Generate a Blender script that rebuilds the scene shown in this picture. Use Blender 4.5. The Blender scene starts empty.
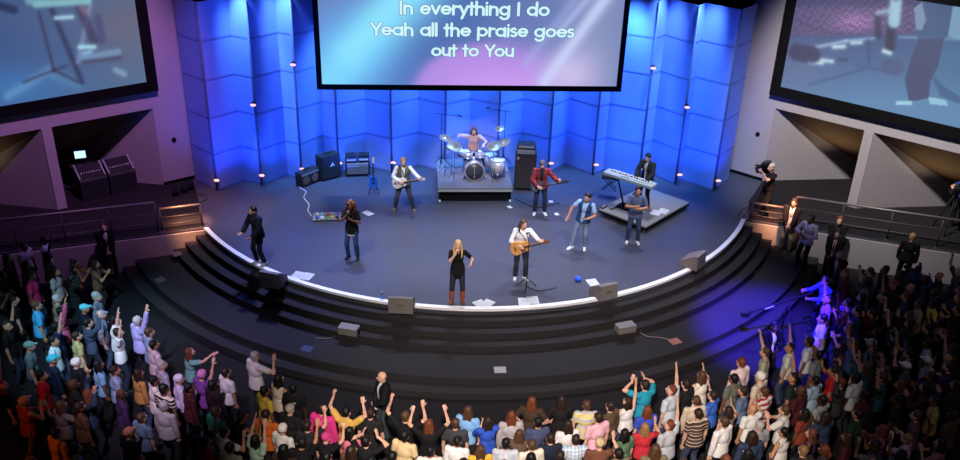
import bpy, bmesh, math, random
from mathutils import Vector, Matrix
PI = math.pi
R = math.radians
random.seed(7)
SC = bpy.context.scene
COL = SC.collection
V = Vector

# ------------------------------------------------------------------ camera
FPX, PITCH, ROLL, CAMH = 900.0, R(27.0), 0.032, 12.72
_c, _s = math.cos(ROLL), math.sin(ROLL)
FW = V((0, math.cos(PITCH), -math.sin(PITCH)))
_up0 = V((0, math.sin(PITCH), math.cos(PITCH)))
RT = _c * V((1, 0, 0)) + _s * _up0
UP = -_s * V((1, 0, 0)) + _c * _up0
EYE = V((0, 0, CAMH))
cam_d = bpy.data.cameras.new('camera')
cam_d.sensor_width = 36.0
cam_d.lens = 36.0 * FPX / 960.0
cam_d.clip_end = 200
cam = bpy.data.objects.new('camera', cam_d)
COL.objects.link(cam)
M = Matrix((RT, UP, -FW)).transposed().to_4x4()
M.translation = EYE
cam.matrix_world = M
SC.camera = cam
SC.view_settings.view_transform = 'Standard'
SC.view_settings.look = 'None'
SC.view_settings.gamma = 1
SC.view_settings.exposure = 0.0

STG = 1.02                    # stage height above the arena floor
C0 = V((-0.4, 27.7))          # centre of the round stage


def ray(px, py):
    return FW + RT * ((px - 480) / FPX) - UP * ((py - 230) / FPX)


def G(px, py, z=STG):         # where a sight line meets the level z
    d = ray(px, py)
    p = EYE + d * ((z - CAMH) / d.z)
    return V((p.x, p.y, z))


def P(p):
    q = V(p) - EYE
    w = q.dot(FW)
    return 480 + FPX * q.dot(RT) / w, 230 - FPX * q.dot(UP) / w


# ------------------------------------------------------------------ materials
def lin(c):
    c = c / 255.0
    return c / 12.92 if c <= 0.04045 else ((c + 0.055) / 1.055) ** 2.4


def rgb(t):
    return (lin(t[0]), lin(t[1]), lin(t[2]), 1.0)


_mats = {}


def mat(name, color, rough=0.7, metal=0.0, emit=0.0, var=0.12, scale=12.0, spec=0.4, trans=0.0):
    if name in _mats:
        return _mats[name]
    m = bpy.data.materials.new(name)
    m.use_nodes = True
    nt = m.node_tree
    b = nt.nodes['Principled BSDF']
    c = rgb(color)
    b.inputs['Roughness'].default_value = rough
    b.inputs['Metallic'].default_value = metal
    b.inputs['Specular IOR Level'].default_value = spec
    if trans:
        b.inputs['Transmission Weight'].default_value = trans
    if emit:
        b.inputs['Base Color'].default_value = (0, 0, 0, 1)
        b.inputs['Emission Color'].default_value = c
        b.inputs['Emission Strength'].default_value = emit
    elif var:
        tc = nt.nodes.new('ShaderNodeTexCoord')
        n = nt.nodes.new('ShaderNodeTexNoise')
        n.inputs['Scale'].default_value = scale
        n.inputs['Detail'].default_value = 3
        nt.links.new(tc.outputs['Object'], n.inputs['Vector'])
        mx = nt.nodes.new('ShaderNodeMix')
        mx.data_type = 'RGBA'
        mx.inputs[6].default_value = tuple(x * (1 - var) for x in c[:3]) + (1,)
        mx.inputs[7].default_value = tuple(min(1, x * (1 + var)) for x in c[:3]) + (1,)
        nt.links.new(n.outputs['Fac'], mx.inputs[0])
        nt.links.new(mx.outputs[2], b.inputs['Base Color'])
    else:
        b.inputs['Base Color'].default_value = c
    _mats[name] = m
    return m


def stripe_mat(name, ca, cb, freq, duty=0.5, axis=2, plaid=False):
    m = bpy.data.materials.new(name)
    m.use_nodes = True
    nt = m.node_tree
    b = nt.nodes['Principled BSDF']
    b.inputs['Roughness'].default_value = 0.85
    tc = nt.nodes.new('ShaderNodeTexCoord')
    sp = nt.nodes.new('ShaderNodeSeparateXYZ')
    nt.links.new(tc.outputs['Object'], sp.inputs[0])

    def band(ax):
        mu = nt.nodes.new('ShaderNodeMath'); mu.operation = 'MULTIPLY'; mu.inputs[1].default_value = freq
        fr = nt.nodes.new('ShaderNodeMath'); fr.operation = 'FRACT'
        gt = nt.nodes.new('ShaderNodeMath'); gt.operation = 'GREATER_THAN'; gt.inputs[1].default_value = duty
        nt.links.new(sp.outputs[ax], mu.inputs[0]); nt.links.new(mu.outputs[0], fr.inputs[0]); nt.links.new(fr.outputs[0], gt.inputs[0])
        return gt.outputs[0]
    f = band(axis)
    if plaid:
        g = band(0)
        av = nt.nodes.new('ShaderNodeMath'); av.operation = 'ADD'
        nt.links.new(f, av.inputs[0]); nt.links.new(g, av.inputs[1])
        hf = nt.nodes.new('ShaderNodeMath'); hf.operation = 'MULTIPLY'; hf.inputs[1].default_value = 0.5
        nt.links.new(av.outputs[0], hf.inputs[0])
        f = hf.outputs[0]
    mx = nt.nodes.new('ShaderNodeMix'); mx.data_type = 'RGBA'
    mx.inputs[6].default_value = rgb(ca); mx.inputs[7].default_value = rgb(cb)
    nt.links.new(f, mx.inputs[0])
    nt.links.new(mx.outputs[2], b.inputs['Base Color'])
    return m


def feed_mat(name):           # a projection screen shows its own picture
    m = bpy.data.materials.new(name)
    m.use_nodes = True
    nt = m.node_tree
    b = nt.nodes['Principled BSDF']
    b.inputs['Base Color'].default_value = (0.02, 0.02, 0.02, 1)
    b.inputs['Roughness'].default_value = 0.9
    b.inputs['Specular IOR Level'].default_value = 0.0
    a = nt.nodes.new('ShaderNodeAttribute')
    a.attribute_name = 'picture'
    nt.links.new(a.outputs['Color'], b.inputs['Emission Color'])
    b.inputs['Emission Strength'].default_value = 1.0
    return m


# ------------------------------------------------------------------ mesh building
class MB:
    def __init__(self):
        self.bm = bmesh.new()
        self.mi = 0

    def _done(self, verts, mtx=None):
        fs = {f for v in verts for f in v.link_faces}
        for f in fs:
            f.material_index = self.mi
        if mtx is not None:
            bmesh.ops.transform(self.bm, matrix=mtx, verts=list(verts))

    def box(self, c, size, rot=None, bevel=0.0):
        r = bmesh.ops.create_cube(self.bm, size=1.0)
        vs = r['verts']
        bmesh.ops.scale(self.bm, vec=V(size), verts=vs)
        if bevel:
            es = list({e for v in vs for e in v.link_edges})
            rr = bmesh.ops.bevel(self.bm, geom=es, offset=bevel, segments=2, affect='EDGES', profile=0.5)
            vs = list({v for f in rr['faces'] for v in f.verts} | {v for v in vs if v.is_valid})
            seen, todo = set(vs), list(vs)
            while todo:
                v = todo.pop()
                for e in v.link_edges:
                    o = e.other_vert(v)
                    if o not in seen:
                        seen.add(o); todo.append(o)
            vs = list(seen)
        m = Matrix.Translation(V(c)) @ (rot.to_4x4() if rot is not None else Matrix())
        self._done(vs, m)
        return self

    def cap(self, p, q, r1, r2=None, seg=10):       # tapered rod with round ends
        r2 = r1 if r2 is None else r2
        p, q = V(p), V(q)
        d = q - p
        L = d.length
        rows = []
        n = 4
        for i in range(n + 1):
            a = -PI / 2 + i * (PI / 2) / n
            rows.append((r1 * math.sin(a), r1 * math.cos(a)))
        for i in range(n + 1):
            a = i * (PI / 2) / n
            rows.append((L + r2 * math.sin(a), r2 * math.cos(a)))
        self._rev(rows, p, d, seg)
        return self

    def rod(self, p, q, r1, r2=None, seg=10):       # flat-ended rod
        r2 = r1 if r2 is None else r2
        p, q = V(p), V(q)
        d = q - p
        self._rev([(0, 0), (0, r1), (d.length, r2), (d.length, 0)], p, d, seg)
        return self

    def _rev(self, rows, p, d, seg):
        z = d.normalized() if d.length > 1e-7 else V((0, 0, 1))
        x = z.orthogonal().normalized()
        y = z.cross(x)
        rings = []
        allv = []
        for h, r in rows:
            if r < 1e-6:
                v = self.bm.verts.new(p + z * h); rings.append([v]); allv.append(v)
            else:
                ring = [self.bm.verts.new(p + z * h + (x * math.cos(2 * PI * k / seg) + y * math.sin(2 * PI * k / seg)) * r) for k in range(seg)]
                rings.append(ring); allv += ring
        for a, b in zip(rings, rings[1:]):
            for k in range(seg):
                k2 = (k + 1) % seg
                if len(a) == 1 and len(b) == 1:
                    continue
                if len(a) == 1:
                    f = (a[0], b[k2], b[k])
                elif len(b) == 1:
                    f = (a[k], a[k2], b[0])
                else:
                    f = (a[k], a[k2], b[k2], b[k])
                f = self.bm.faces.new(f)
                f.material_index = self.mi
                f.smooth = True
        return allv

    def lathe(self, rows, p=(0, 0, 0), axis=(0, 0, 1), seg=24):
        self._rev(rows, V(p), V(axis), seg)
        return self

    def ell(self, c, r, rot=None, seg=16, rings=10):
        ret = bmesh.ops.create_uvsphere(self.bm, u_segments=seg, v_segments=rings, radius=1.0)
        m = Matrix.Translation(V(c)) @ (rot.to_4x4() if rot is not None else Matrix()) @ Matrix.Diagonal((r[0], r[1], r[2], 1))
        for v in ret['verts']:
            for f in v.link_faces:
                f.smooth = True
        self._done(ret['verts'], m)
        return self

    def tube(self, pts, r, seg=6):
        pts = [V(p) for p in pts]
        prev = None
        first = None
        x = None
        for i, p in enumerate(pts):
            t = (pts[min(i + 1, len(pts) - 1)] - pts[max(i - 1, 0)]).normalized()
            if x is None:
                x = t.orthogonal().normalized()
            else:
                x = (x - t * x.dot(t)).normalized()
            y = t.cross(x)
            ring = [self.bm.verts.new(p + (x * math.cos(2 * PI * k / seg) + y * math.sin(2 * PI * k / seg)) * r) for k in range(seg)]
            if prev:
                for k in range(seg):
                    f = self.bm.faces.new((prev[k], prev[(k + 1) % seg], ring[(k + 1) % seg], ring[k]))
                    f.smooth = True
                    f.material_index = self.mi
            else:
                first = ring
            prev = ring
        for rg in (list(reversed(first)), prev):
            f = self.bm.faces.new(rg)
            f.material_index = self.mi
        return self

    def prism(self, poly, t, mtx=None):             # outline in x,y extruded by t along z
        a = [self.bm.verts.new((p[0], p[1], 0)) for p in poly]
        b = [self.bm.verts.new((p[0], p[1], t)) for p in poly]
        fs = [self.bm.faces.new(list(reversed(a))), self.bm.faces.new(b)]
        n = len(poly)
        for k in range(n):
            fs.append(self.bm.faces.new((a[k], a[(k + 1) % n], b[(k + 1) % n], b[k])))
        for f in fs:
            f.material_index = self.mi
        if mtx is not None:
            bmesh.ops.transform(self.bm, matrix=mtx, verts=a + b)
        return self

    def mesh(self, name, mats=()):
        bmesh.ops.recalc_face_normals(self.bm, faces=self.bm.faces[:])
        me = bpy.data.meshes.new(name)
        self.bm.to_mesh(me)
        self.bm.free()
        for m in (mats if isinstance(mats, (list, tuple)) else [mats]):
            me.materials.append(m)
        return me

    def build(self, name, mats, parent=None):
        return link(name, self.mesh(name, mats), parent)


def link(name, me, parent=None):
    o = bpy.data.objects.new(name, me)
    COL.objects.link(o)
    if parent is not None:
        o.parent = parent
    return o


def tag(o, label, cat, group=None, kind=None):
    o['label'] = label
    o['category'] = cat
    if group:
        o['group'] = group
    if kind:
        o['kind'] = kind
    return o


def thing(name, label, cat, loc=(0, 0, 0), rz=0.0, group=None):
    o = bpy.data.objects.new(name, None)
    COL.objects.link(o)
    o.empty_display_size = 0.1
    o.location = loc
    o.rotation_euler = (0, 0, rz)
    return tag(o, label, cat, group)


def struct(name, mb, m, label=None):
    o = mb.build(name, m)
    o['kind'] = 'structure'
    if label:
        o['label'] = label
    return o


def remeshed(mb, voxel, smooth=3, name='m'):
    bmesh.ops.recalc_face_normals(mb.bm, faces=mb.bm.faces[:])
    me = bpy.data.meshes.new(name)
    mb.bm.to_mesh(me)
    mb.bm.free()
    o = bpy.data.objects.new('tmp', me)
    COL.objects.link(o)
    r = o.modifiers.new('r', 'REMESH')
    r.mode = 'VOXEL'
    r.voxel_size = voxel
    r.use_smooth_shade = True
    if smooth:
        s = o.modifiers.new('s', 'SMOOTH')
        s.factor = 0.5
        s.iterations = smooth
    dg = bpy.context.evaluated_depsgraph_get()
    m2 = bpy.data.meshes.new_from_object(o.evaluated_get(dg))
    bpy.data.objects.remove(o)
    bpy.data.meshes.remove(me)
    m2.name = name
    m2.materials.clear()
    for p in m2.polygons:
        p.use_smooth = True
    return m2
# ------------------------------------------------------------------ people
def ik(a, b, l1, l2, hint):
    a, b, hint = V(a), V(b), V(hint)
    d = b - a
    L = d.length
    mx = (l1 + l2) * 0.995
    if L > mx:
        d = d * (mx / L); b = a + d; L = mx
    if L < abs(l1 - l2) + 0.02:
        L = abs(l1 - l2) + 0.02; d = d.normalized() * L; b = a + d
    u = d / L
    x = (l1 * l1 - l2 * l2 + L * L) / (2 * L)
    h = math.sqrt(max(l1 * l1 - x * x, 0))
    n = hint - u * hint.dot(u)
    n = n.normalized() if n.length > 1e-5 else u.orthogonal().normalized()
    return a + u * x + n * h, b


def join_into(me, others):
    """one mesh of several; OTHERS = [(mesh, material index)]"""
    bm = bmesh.new()
    bm.from_mesh(me)
    for f in bm.faces:
        f.material_index = 0
    for o, mi in others:
        n0 = len(bm.faces)
        bm.from_mesh(o)
        bm.faces.ensure_lookup_table()
        for f in bm.faces[n0:]:
            f.material_index = mi
            f.smooth = True
        bpy.data.meshes.remove(o)
    bm.to_mesh(me)
    bm.free()
    return me


def hand_shape(mb, wrist, d, nrm, side, curl):
    """palm, four unequal bent fingers and a thumb from the side of the palm"""
    d = V(d).normalized()
    nrm = V(nrm)
    nrm = (nrm - d * nrm.dot(d))
    nrm = nrm.normalized() if nrm.length > 1e-4 else d.orthogonal().normalized()
    ac = d.cross(nrm) * (1 if side > 0 else -1)     # towards the thumb
    rot = Matrix((ac, d, nrm)).transposed()
    mb.cap(V(wrist) - d * 0.03, V(wrist) + d * 0.015, 0.026, 0.026, 8)
    mb.ell(V(wrist) + d * 0.05, (0.042, 0.056, 0.019), rot, 12, 8)
    for off, ln in ((0.033, 0.066), (0.011, 0.078), (-0.011, 0.072), (-0.032, 0.056)):
        p = V(wrist) + d * 0.088 + ac * off
        mb.cap(V(wrist) + d * 0.045 + ac * off * 0.8, p, 0.0105, 0.0095, 8)
        a = curl * 0.6
        dd = d
        for k, fr in enumerate((0.45, 0.32, 0.23)):
            dd = (d * math.cos(a) + nrm * math.sin(a) + ac * off * 1.2).normalized()
            q = p + dd * ln * fr * 1.1
            mb.cap(p, q, 0.0095 - 0.0008 * k, 0.0088 - 0.0008 * k, 8)
            p = q
            a += curl
    b = V(wrist) + d * 0.022 + ac * 0.03
    t1 = b + (ac * 0.75 + d * 0.6 + nrm * 0.35).normalized() * 0.036
    t2 = t1 + (ac * 0.25 + d * 0.85 + nrm * (0.3 + 0.4 * curl)).normalized() * 0.03
    mb.cap(b - ac * 0.008, t1, 0.0125, 0.0105, 8).cap(t1, t2, 0.0105, 0.0085, 8)


def skeleton(p):
    k = {}
    fem = p.get('fem', False)
    hz = p.get('hip', 0.93)
    pel = V((p.get('hx', 0.0), p.get('hy', 0.0), hz))
    T = Matrix.Translation(pel) @ Matrix.Rotation(p.get('twist', 0), 4, 'Z') @ Matrix.Rotation(p.get('lean', 0.03), 4, 'X') @ Matrix.Rotation(p.get('tilt', 0), 4, 'Y')
    k['T'] = T
    sw = 0.165 if fem else 0.185
    HM = T @ Matrix.Translation(V((0, -0.025, 0.655))) @ Matrix.Rotation(p.get('hyaw', 0), 4, 'Z') @ Matrix.Rotation(p.get('hpitch', 0), 4, 'X') @ Matrix.Rotation(p.get('hroll', 0), 4, 'Y')
    k['H'] = HM
    k['sw'] = sw
    arms = {}
    for s, key in ((-1, 'R'), (1, 'L')):
        sh = T @ V((s * sw, 0.0, 0.465))
        tgt = V(p.get('hand' + key, (s * 0.25, -0.05, 0.80)))
        hint = V(p.get('elb' + key, (s * 0.6, 0.5, -0.6)))
        el, wr = ik(sh, tgt, 0.285, 0.255, hint)
        arms[key] = (sh, el, wr)
    k['arms'] = arms
    legs = {}
    for s, key in ((-1, 'R'), (1, 'L')):
        fx, fy, fa = p.get('foot' + key, (s * 0.11, 0.0, s * 0.2))[:3]
        fz = p.get('foot' + key, (0, 0, 0, 0.0))[3] if len(p.get('foot' + key, ())) > 3 else 0.0
        hip = Matrix.Translation(pel) @ Matrix.Rotation(p.get('twist', 0) * 0.5, 4, 'Z') @ V((s * 0.088, 0, -0.03))
        kn, an = ik(hip, (fx, fy, 0.085 + fz), 0.425, 0.42, (s * 0.15 + p.get('kx' + key, 0), -1, 0.1))
        fd = V((math.sin(fa), -math.cos(fa), 0))
        legs[key] = (hip, kn, an, fd)
    k['legs'] = legs
    return k


def torso_shape(mb, T, g, fem, low=-0.05, waist=True):
    def E(c, r):
        mb.ell(T @ V(c), (r[0] + g, r[1] + g, r[2] + g), T.to_3x3().normalized(), 14, 10)
    if fem:
        E((0, 0.005, low + 0.06), (0.150, 0.105, 0.115))
        E((0, 0.0, 0.15), (0.118, 0.088, 0.15))
        E((0, 0.0, 0.31), (0.137, 0.095, 0.16))
        E((-0.065, -0.075, 0.315), (0.058, 0.05, 0.055))
        E((0.065, -0.075, 0.315), (0.058, 0.05, 0.055))
    else:
        E((0, 0.005, low + 0.06), (0.148, 0.105, 0.115))
        E((0, 0.0, 0.15), (0.138, 0.098, 0.16))
        E((0, 0.0, 0.33), (0.160, 0.110, 0.165))
    w = 0.12 if fem else 0.14
    mb.cap(T @ V((-w, 0.005, 0.445)), T @ V((w, 0.005, 0.445)), 0.052 + g, 0.052 + g)
    mb.cap(T @ V((-w * 0.9, 0.012, 0.455)), T @ V((0, 0.015, 0.50)), 0.046 + g, 0.046 + g * 0.6)
    mb.cap(T @ V((w * 0.9, 0.012, 0.455)), T @ V((0, 0.015, 0.50)), 0.046 + g, 0.046 + g * 0.6)


def body_mesh(p, vox, face=True, hvox=0.0055):
    k = skeleton(p)
    T, H = k['T'], k['H']
    fem = p.get('fem', False)
    mb = MB()
    torso_shape(mb, T, -0.012, fem)
    mb.cap(T @ V((0, 0.012, 0.47)), H @ V((0, 0.02, -0.05)), 0.056 if not fem else 0.048, 0.052 if not fem else 0.045)
    hr = H.to_3x3()
    mb.ell(H @ V((0, 0.008, 0.025)), (0.076, 0.095, 0.095), hr)
    mb.ell(H @ V((0, -0.02, -0.035)), (0.062, 0.074, 0.082), hr)
    mb.ell(H @ V((0, -0.048, -0.085)), (0.034, 0.034, 0.028), hr)
    mb.cap(H @ V((0, -0.088, 0.012)), H @ V((0, -0.112, -0.03)), 0.011, 0.016, 8)
    for s in (-1, 1):
        mb.ell(H @ V((s * 0.08, 0.012, -0.012)), (0.011, 0.02, 0.031), hr, 8, 6)
    for key, s in (('R', -1), ('L', 1)):
        sh, el, wr = k['arms'][key]
        f = 0.86 if fem else 1.0
        mb.ell(sh, (0.058 * f, 0.058 * f, 0.058 * f))
        mb.cap(sh, el, 0.050 * f, 0.040 * f).cap(el, wr, 0.040 * f, 0.028 * f)
        mb.ell(el.lerp(wr, 0.28), (0.043 * f, 0.043 * f, 0.05 * f))
        hip, kn, an, fd = k['legs'][key]
        mb.cap(hip, kn, 0.080, 0.052).cap(kn, an, 0.050, 0.036)
        mb.cap(an - V((0, 0, 0.05)) - fd * 0.04, an - V((0, 0, 0.055)) + fd * 0.12, 0.03, 0.024)
    me = remeshed(mb, vox, 2)
    extra = []
    hm = MB()
    for key, s in (('R', -1), ('L', 1)):
        sh, el, wr = k['arms'][key]
        d = p.get('hd' + key) or (wr - el)
        nrm = V(p.get('pn' + key, (-s, -0.3, 0.2)))
        hand_shape(hm, wr, d, nrm, s, p.get('curl' + key, 0.45))
    extra.append((remeshed(hm, hvox, 1), 0))
    if face:
        ew, ed, lp = MB(), MB(), MB()
        for s in (-1, 1):
            ew.ell(H @ V((s * 0.031, -0.078, 0.012)), (0.0145, 0.012, 0.009), hr, 10, 6)
            ed.ell(H @ V((s * 0.031, -0.087, 0.012)), (0.006, 0.005, 0.0065), hr, 8, 6)
            ed.cap(H @ V((s * 0.016, -0.088, 0.034)), H @ V((s * 0.048, -0.078, 0.036)), 0.004, 0.003, 6)
        if p.get('sing'):
            lp.ell(H @ V((0, -0.089, -0.066)), (0.022, 0.012, 0.017), hr, 10, 6)
        else:
            lp.ell(H @ V((0, -0.088, -0.066)), (0.024, 0.011, 0.008), hr, 10, 6)
        extra += [(ew.mesh('e'), 1), (ed.mesh('e'), 2), (lp.mesh('e'), 3)]
    return join_into(me, extra), k


def shirt_mesh(p, vox, sleeve='short', g=0.016, low=-0.05, open_front=0.0, loose=0.0, neck=False):
    k = skeleton(p)
    mb = MB()
    fem = p.get('fem', False)
    torso_shape(mb, k['T'], g, fem, low)
    T = k['T']
    rx = (0.172 if fem else 0.178) + g + loose
    hem = MB()
    hem.lathe([(low, 0), (low, rx + 0.006), (0.0, rx), (0.09, rx * 0.93), (0.19, rx * (0.76 if fem else 0.84)), (0.19, 0)], (0, 0, 0), (0, 0, 1), 20)
    bmesh.ops.transform(hem.bm, matrix=T @ Matrix.Translation((0, 0.003, 0)) @ Matrix.Diagonal((1.0, 0.70, 1.0, 1)), verts=hem.bm.verts)
    tmp = hem.mesh('h')
    mb.bm.from_mesh(tmp)
    bpy.data.meshes.remove(tmp)
    if neck:
        mb.cap(T @ V((0, 0.014, 0.49)), T @ V((0, 0.008, 0.55)), 0.066 + g * 0.5, 0.060 + g * 0.5)
    for key in ('R', 'L'):
        sh, el, wr = k['arms'][key]
        f = 0.86 if fem else 1.0
        if sleeve == 'none':
            mb.ell(sh + (T.translation - sh).normalized() * 0.04, (0.05 + g,) * 3)
            continue
        mb.ell(sh, (0.056 * f + g,) * 3)
        if sleeve == 'short':
            mb.rod(sh, sh.lerp(el, 0.72), 0.054 * f + g, 0.050 * f + g, 12)
        else:
            mb.cap(sh, el, 0.051 * f + g, 0.043 * f + g)
            mb.rod(el, el.lerp(wr, 0.95 if sleeve == 'long' else 0.35), 0.043 * f + g, 0.033 * f + g, 12)
    me = remeshed(mb, vox, 2)
    if open_front:
        Ti = T.inverted()
        bm = bmesh.new()
        bm.from_mesh(me)
        kill = []
        for f in bm.faces:
            c = Ti @ f.calc_center_median()
            n = Ti.to_3x3() @ f.normal
            if n.y < 0.1 and c.y < -0.02 and abs(c.x) < open_front * (0.55 + 0.9 * max(0, c.z)) and c.z < 0.56:
                kill.append(f)
        bmesh.ops.delete(bm, geom=kill, context='FACES')
        bm.to_mesh(me)
        bm.free()
    return me


def trouser_mesh(p, vox, g=0.014, skirt=False, short=1.0):
    k = skeleton(p)
    mb = MB()
    T = k['T']
    mb.ell(T @ V((0, 0.005, -0.01)), (0.145 + g, 0.105 + g, 0.12 + g))
    for key in ('R', 'L'):
        hip, kn, an, fd = k['legs'][key]
        mb.ell(hip, (0.085 + g, 0.088 + g, 0.10 + g))
        mb.cap(hip, kn, 0.080 + g, 0.054 + g)
        mb.rod(kn, kn.lerp(an, 0.98), 0.053 + g, 0.047 + g, 14)
    return remeshed(mb, vox, 2)


def shoe_mesh(p, key, vox, boot=0.0):
    k = skeleton(p)
    hip, kn, an, fd = k['legs'][key]
    mb = MB()
    z = V((0, 0, 1))
    mb.cap(an - z * 0.045 - fd * 0.055, an - z * 0.048 + fd * 0.13, 0.040, 0.034)
    mb.ell(an - z * 0.05 + fd * 0.10, (0.045, 0.045, 0.032))
    mb.rod(an - z * 0.05, an + z * 0.015, 0.048, 0.045, 12)
    mb.box(an - z * 0.075 + fd * 0.04, (0.075, 0.24, 0.02), Matrix.Rotation(math.atan2(fd.x, -fd.y), 3, 'Z'))
    if boot:
        mb.rod(an - z * 0.03, an.lerp(kn, boot), 0.055, 0.072, 14)
    return remeshed(mb, vox, 1)


def hair_mesh(p, vox, style):
    k = skeleton(p)
    H = k['H']
    hr = H.to_3x3()
    mb = MB()
    rnd = random.Random(3)
    if style == 'cap':
        mb.ell(H @ V((0, 0.012, 0.05)), (0.09, 0.105, 0.082), hr)
        mb.cap(H @ V((-0.035, -0.09, 0.045)), H @ V((-0.02, -0.16, 0.035)), 0.016, 0.012)
        mb.cap(H @ V((0.035, -0.09, 0.045)), H @ V((0.02, -0.16, 0.035)), 0.016, 0.012)
        mb.cap(H @ V((0, -0.09, 0.048)), H @ V((0, -0.165, 0.037)), 0.016, 0.012)
    elif style == 'beanie':
        mb.ell(H @ V((0, 0.015, 0.055)), (0.092, 0.107, 0.09), hr)
        mb.ell(H @ V((0, 0.02, 0.02)), (0.093, 0.098, 0.05), hr)
    else:
        mb.ell(H @ V((0, 0.022, 0.042)), (0.084, 0.097, 0.092), hr)
        mb.ell(H @ V((0, 0.05, -0.01)), (0.076, 0.062, 0.075), hr)
        for _ in range(26):
            a, b = rnd.uniform(-2.6, 2.6) + PI / 2, rnd.uniform(0.2, 1.4)
            mb.ell(H @ V((0.078 * math.cos(a) * math.cos(b), 0.022 + 0.09 * math.sin(a) * math.cos(b), 0.045 + 0.088 * math.sin(b))), (0.021,) * 3, None, 8, 6)
        if style == 'quiff':
            mb.cap(H @ V((-0.04, -0.06, 0.115)), H @ V((0.045, -0.055, 0.12)), 0.028, 0.03)
        if style in ('long', 'wavy'):
            ln = 0.30 if style == 'long' else 0.22
            for s in (-1, 1):
                for j in range(5):
                    y = 0.0 + 0.022 * j
                    a = H @ V((s * (0.076 - 0.004 * j), y, 0.02))
                    b = H @ V((s * (0.098 - 0.010 * j), y + 0.012, -0.12))
                    c = H @ V((s * (0.095 - 0.012 * j), y + 0.02 - (0.05 if j == 0 else 0), -0.12 - ln * 0.6))
                    mb.cap(a, b, 0.022, 0.026, 8).cap(b, c, 0.026, 0.015, 8)
            for j in range(5):
                x = -0.06 + 0.03 * j
                mb.cap(H @ V((x, 0.085, 0.02)), H @ V((x * 1.2, 0.095, -0.10)), 0.026, 0.03, 8)
                mb.cap(H @ V((x * 1.2, 0.095, -0.10)), H @ V((x * 1.15, 0.095, -0.10 - ln * rnd.uniform(0.7, 1.0))), 0.03, 0.015, 8)
        if style == 'curly':
            for _ in range(150):
                a, b = rnd.uniform(0, 2 * PI), rnd.uniform(-1.2, 1.5)
                q = V((0.135 * math.cos(a) * math.cos(b), 0.035 + 0.135 * math.sin(a) * math.cos(b), -0.03 + 0.185 * math.sin(b)))
                if q.y < -0.01 and q.z < 0.075 and abs(q.x) < 0.085:
                    continue
                mb.ell(H @ q, (rnd.uniform(0.022, 0.034),) * 3, None, 8, 6)
        if style == 'bun':
            mb.ell(H @ V((0, 0.12, 0.05)), (0.042, 0.042, 0.042))
        if style == 'pony':
            mb.cap(H @ V((0, 0.10, 0.05)), H @ V((0, 0.15, -0.03)), 0.028, 0.032).cap(H @ V((0, 0.15, -0.03)), H @ V((0, 0.12, -0.18)), 0.032, 0.012)
    return remeshed(mb, vox, 1)


def beard_mesh(p, vox):
    k = skeleton(p)
    H = k['H']
    mb = MB()
    mb.ell(H @ V((0, -0.045, -0.094)), (0.044, 0.042, 0.034), H.to_3x3())
    for s in (-1, 1):
        mb.cap(H @ V((s * 0.063, 0.0, -0.01)), H @ V((s * 0.045, -0.04, -0.085)), 0.012, 0.02, 8)
    return remeshed(mb, vox, 1)


def slot(o, m):
    """material held by the object, so copies may share the mesh"""
    o.material_slots[0].link = 'OBJECT'
    o.material_slots[0].material = m


def cloth(c, rough=0.85):
    return mat('cloth_%d_%d_%d' % c, c, rough, var=0.14, scale=22, spec=0.2)


SKIN = {'pale': (222, 170, 146), 'tan': (196, 140, 108), 'brown': (128, 82, 58), 'dark': (78, 50, 38)}


def skin(k):
    return mat('skin_' + k, SKIN[k], 0.55, var=0.06, spec=0.35)


EYE_W = mat('eye_white', (225, 222, 218), 0.3, var=0)
EYE_D = mat('eye_dark', (28, 20, 16), 0.4, var=0)
LIPS = mat('lips', (128, 62, 58), 0.5, var=0)
HAIRC = {'black': (20, 17, 16), 'dark brown': (46, 31, 23), 'brown': (84, 57, 38), 'auburn': (110, 58, 34), 'blonde': (214, 172, 104), 'grey': (176, 170, 165), 'sandy': (150, 112, 70)}


def hairm(k):
    return mat('hair_' + k.replace(' ', '_'), HAIRC[k], 0.55, var=0.3, scale=60)


def performer(px, py, rz, pose, label, skn='pale', hair=('short', 'brown'), top=None, jacket=None, legs=(60, 65, 80),
              shoes=(230, 230, 235), boots=0.0, group=None, z=STG, scale=1.0, extra=None, loc=None, cat='person', vox=0.011):
    me, k = body_mesh(pose, vox)
    for m in (skin(skn), EYE_W, EYE_D, LIPS):
        me.materials.append(m)
    o = link('person', me)
    o.location = loc if loc is not None else G(px, py, z)
    o.rotation_euler = (0, 0, rz)
    o.scale = (scale,) * 3
    tag(o, label, cat, group)

    def part(nm, mesh, m, lab=None):
        mesh.materials.append(m)
        c = link(nm, mesh, o)
        if lab:
            c['label'] = lab
        return c
    if top:
        part('shirt', shirt_mesh(pose, vox, top[0], 0.015, top[2] if len(top) > 2 else -0.05), top[1] if not isinstance(top[1], tuple) else cloth(top[1]))
    if jacket:
        part(jacket[3] if len(jacket) > 3 else 'jacket', shirt_mesh(pose, vox, jacket[0], 0.030, -0.09, jacket[2]), jacket[1] if not isinstance(jacket[1], tuple) else cloth(jacket[1]))
    part('trousers', trouser_mesh(pose, vox), cloth(legs))
    for key in ('R', 'L'):
        part('boot' if boots else 'shoe', shoe_mesh(pose, key, vox * 0.9, boots), cloth(shoes, 0.6))
    if hair[0] != 'bald':
        hm_ = hairm(hair[1]) if isinstance(hair[1], str) else cloth(hair[1])
        part('cap' if hair[0] in ('cap', 'beanie') else 'hair', hair_mesh(pose, vox * 0.9, hair[0]), hm_)
    for e in (extra or ()):
        if e[0] == 'beard':
            part('beard', beard_mesh(pose, vox * 0.9), hairm(e[1]))
    bpy.context.view_layer.update()
    W = Matrix.Translation(o.location) @ Matrix.Rotation(rz, 4, 'Z') @ Matrix.Diagonal((scale, scale, scale, 1))
    return o, k, W
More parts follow.
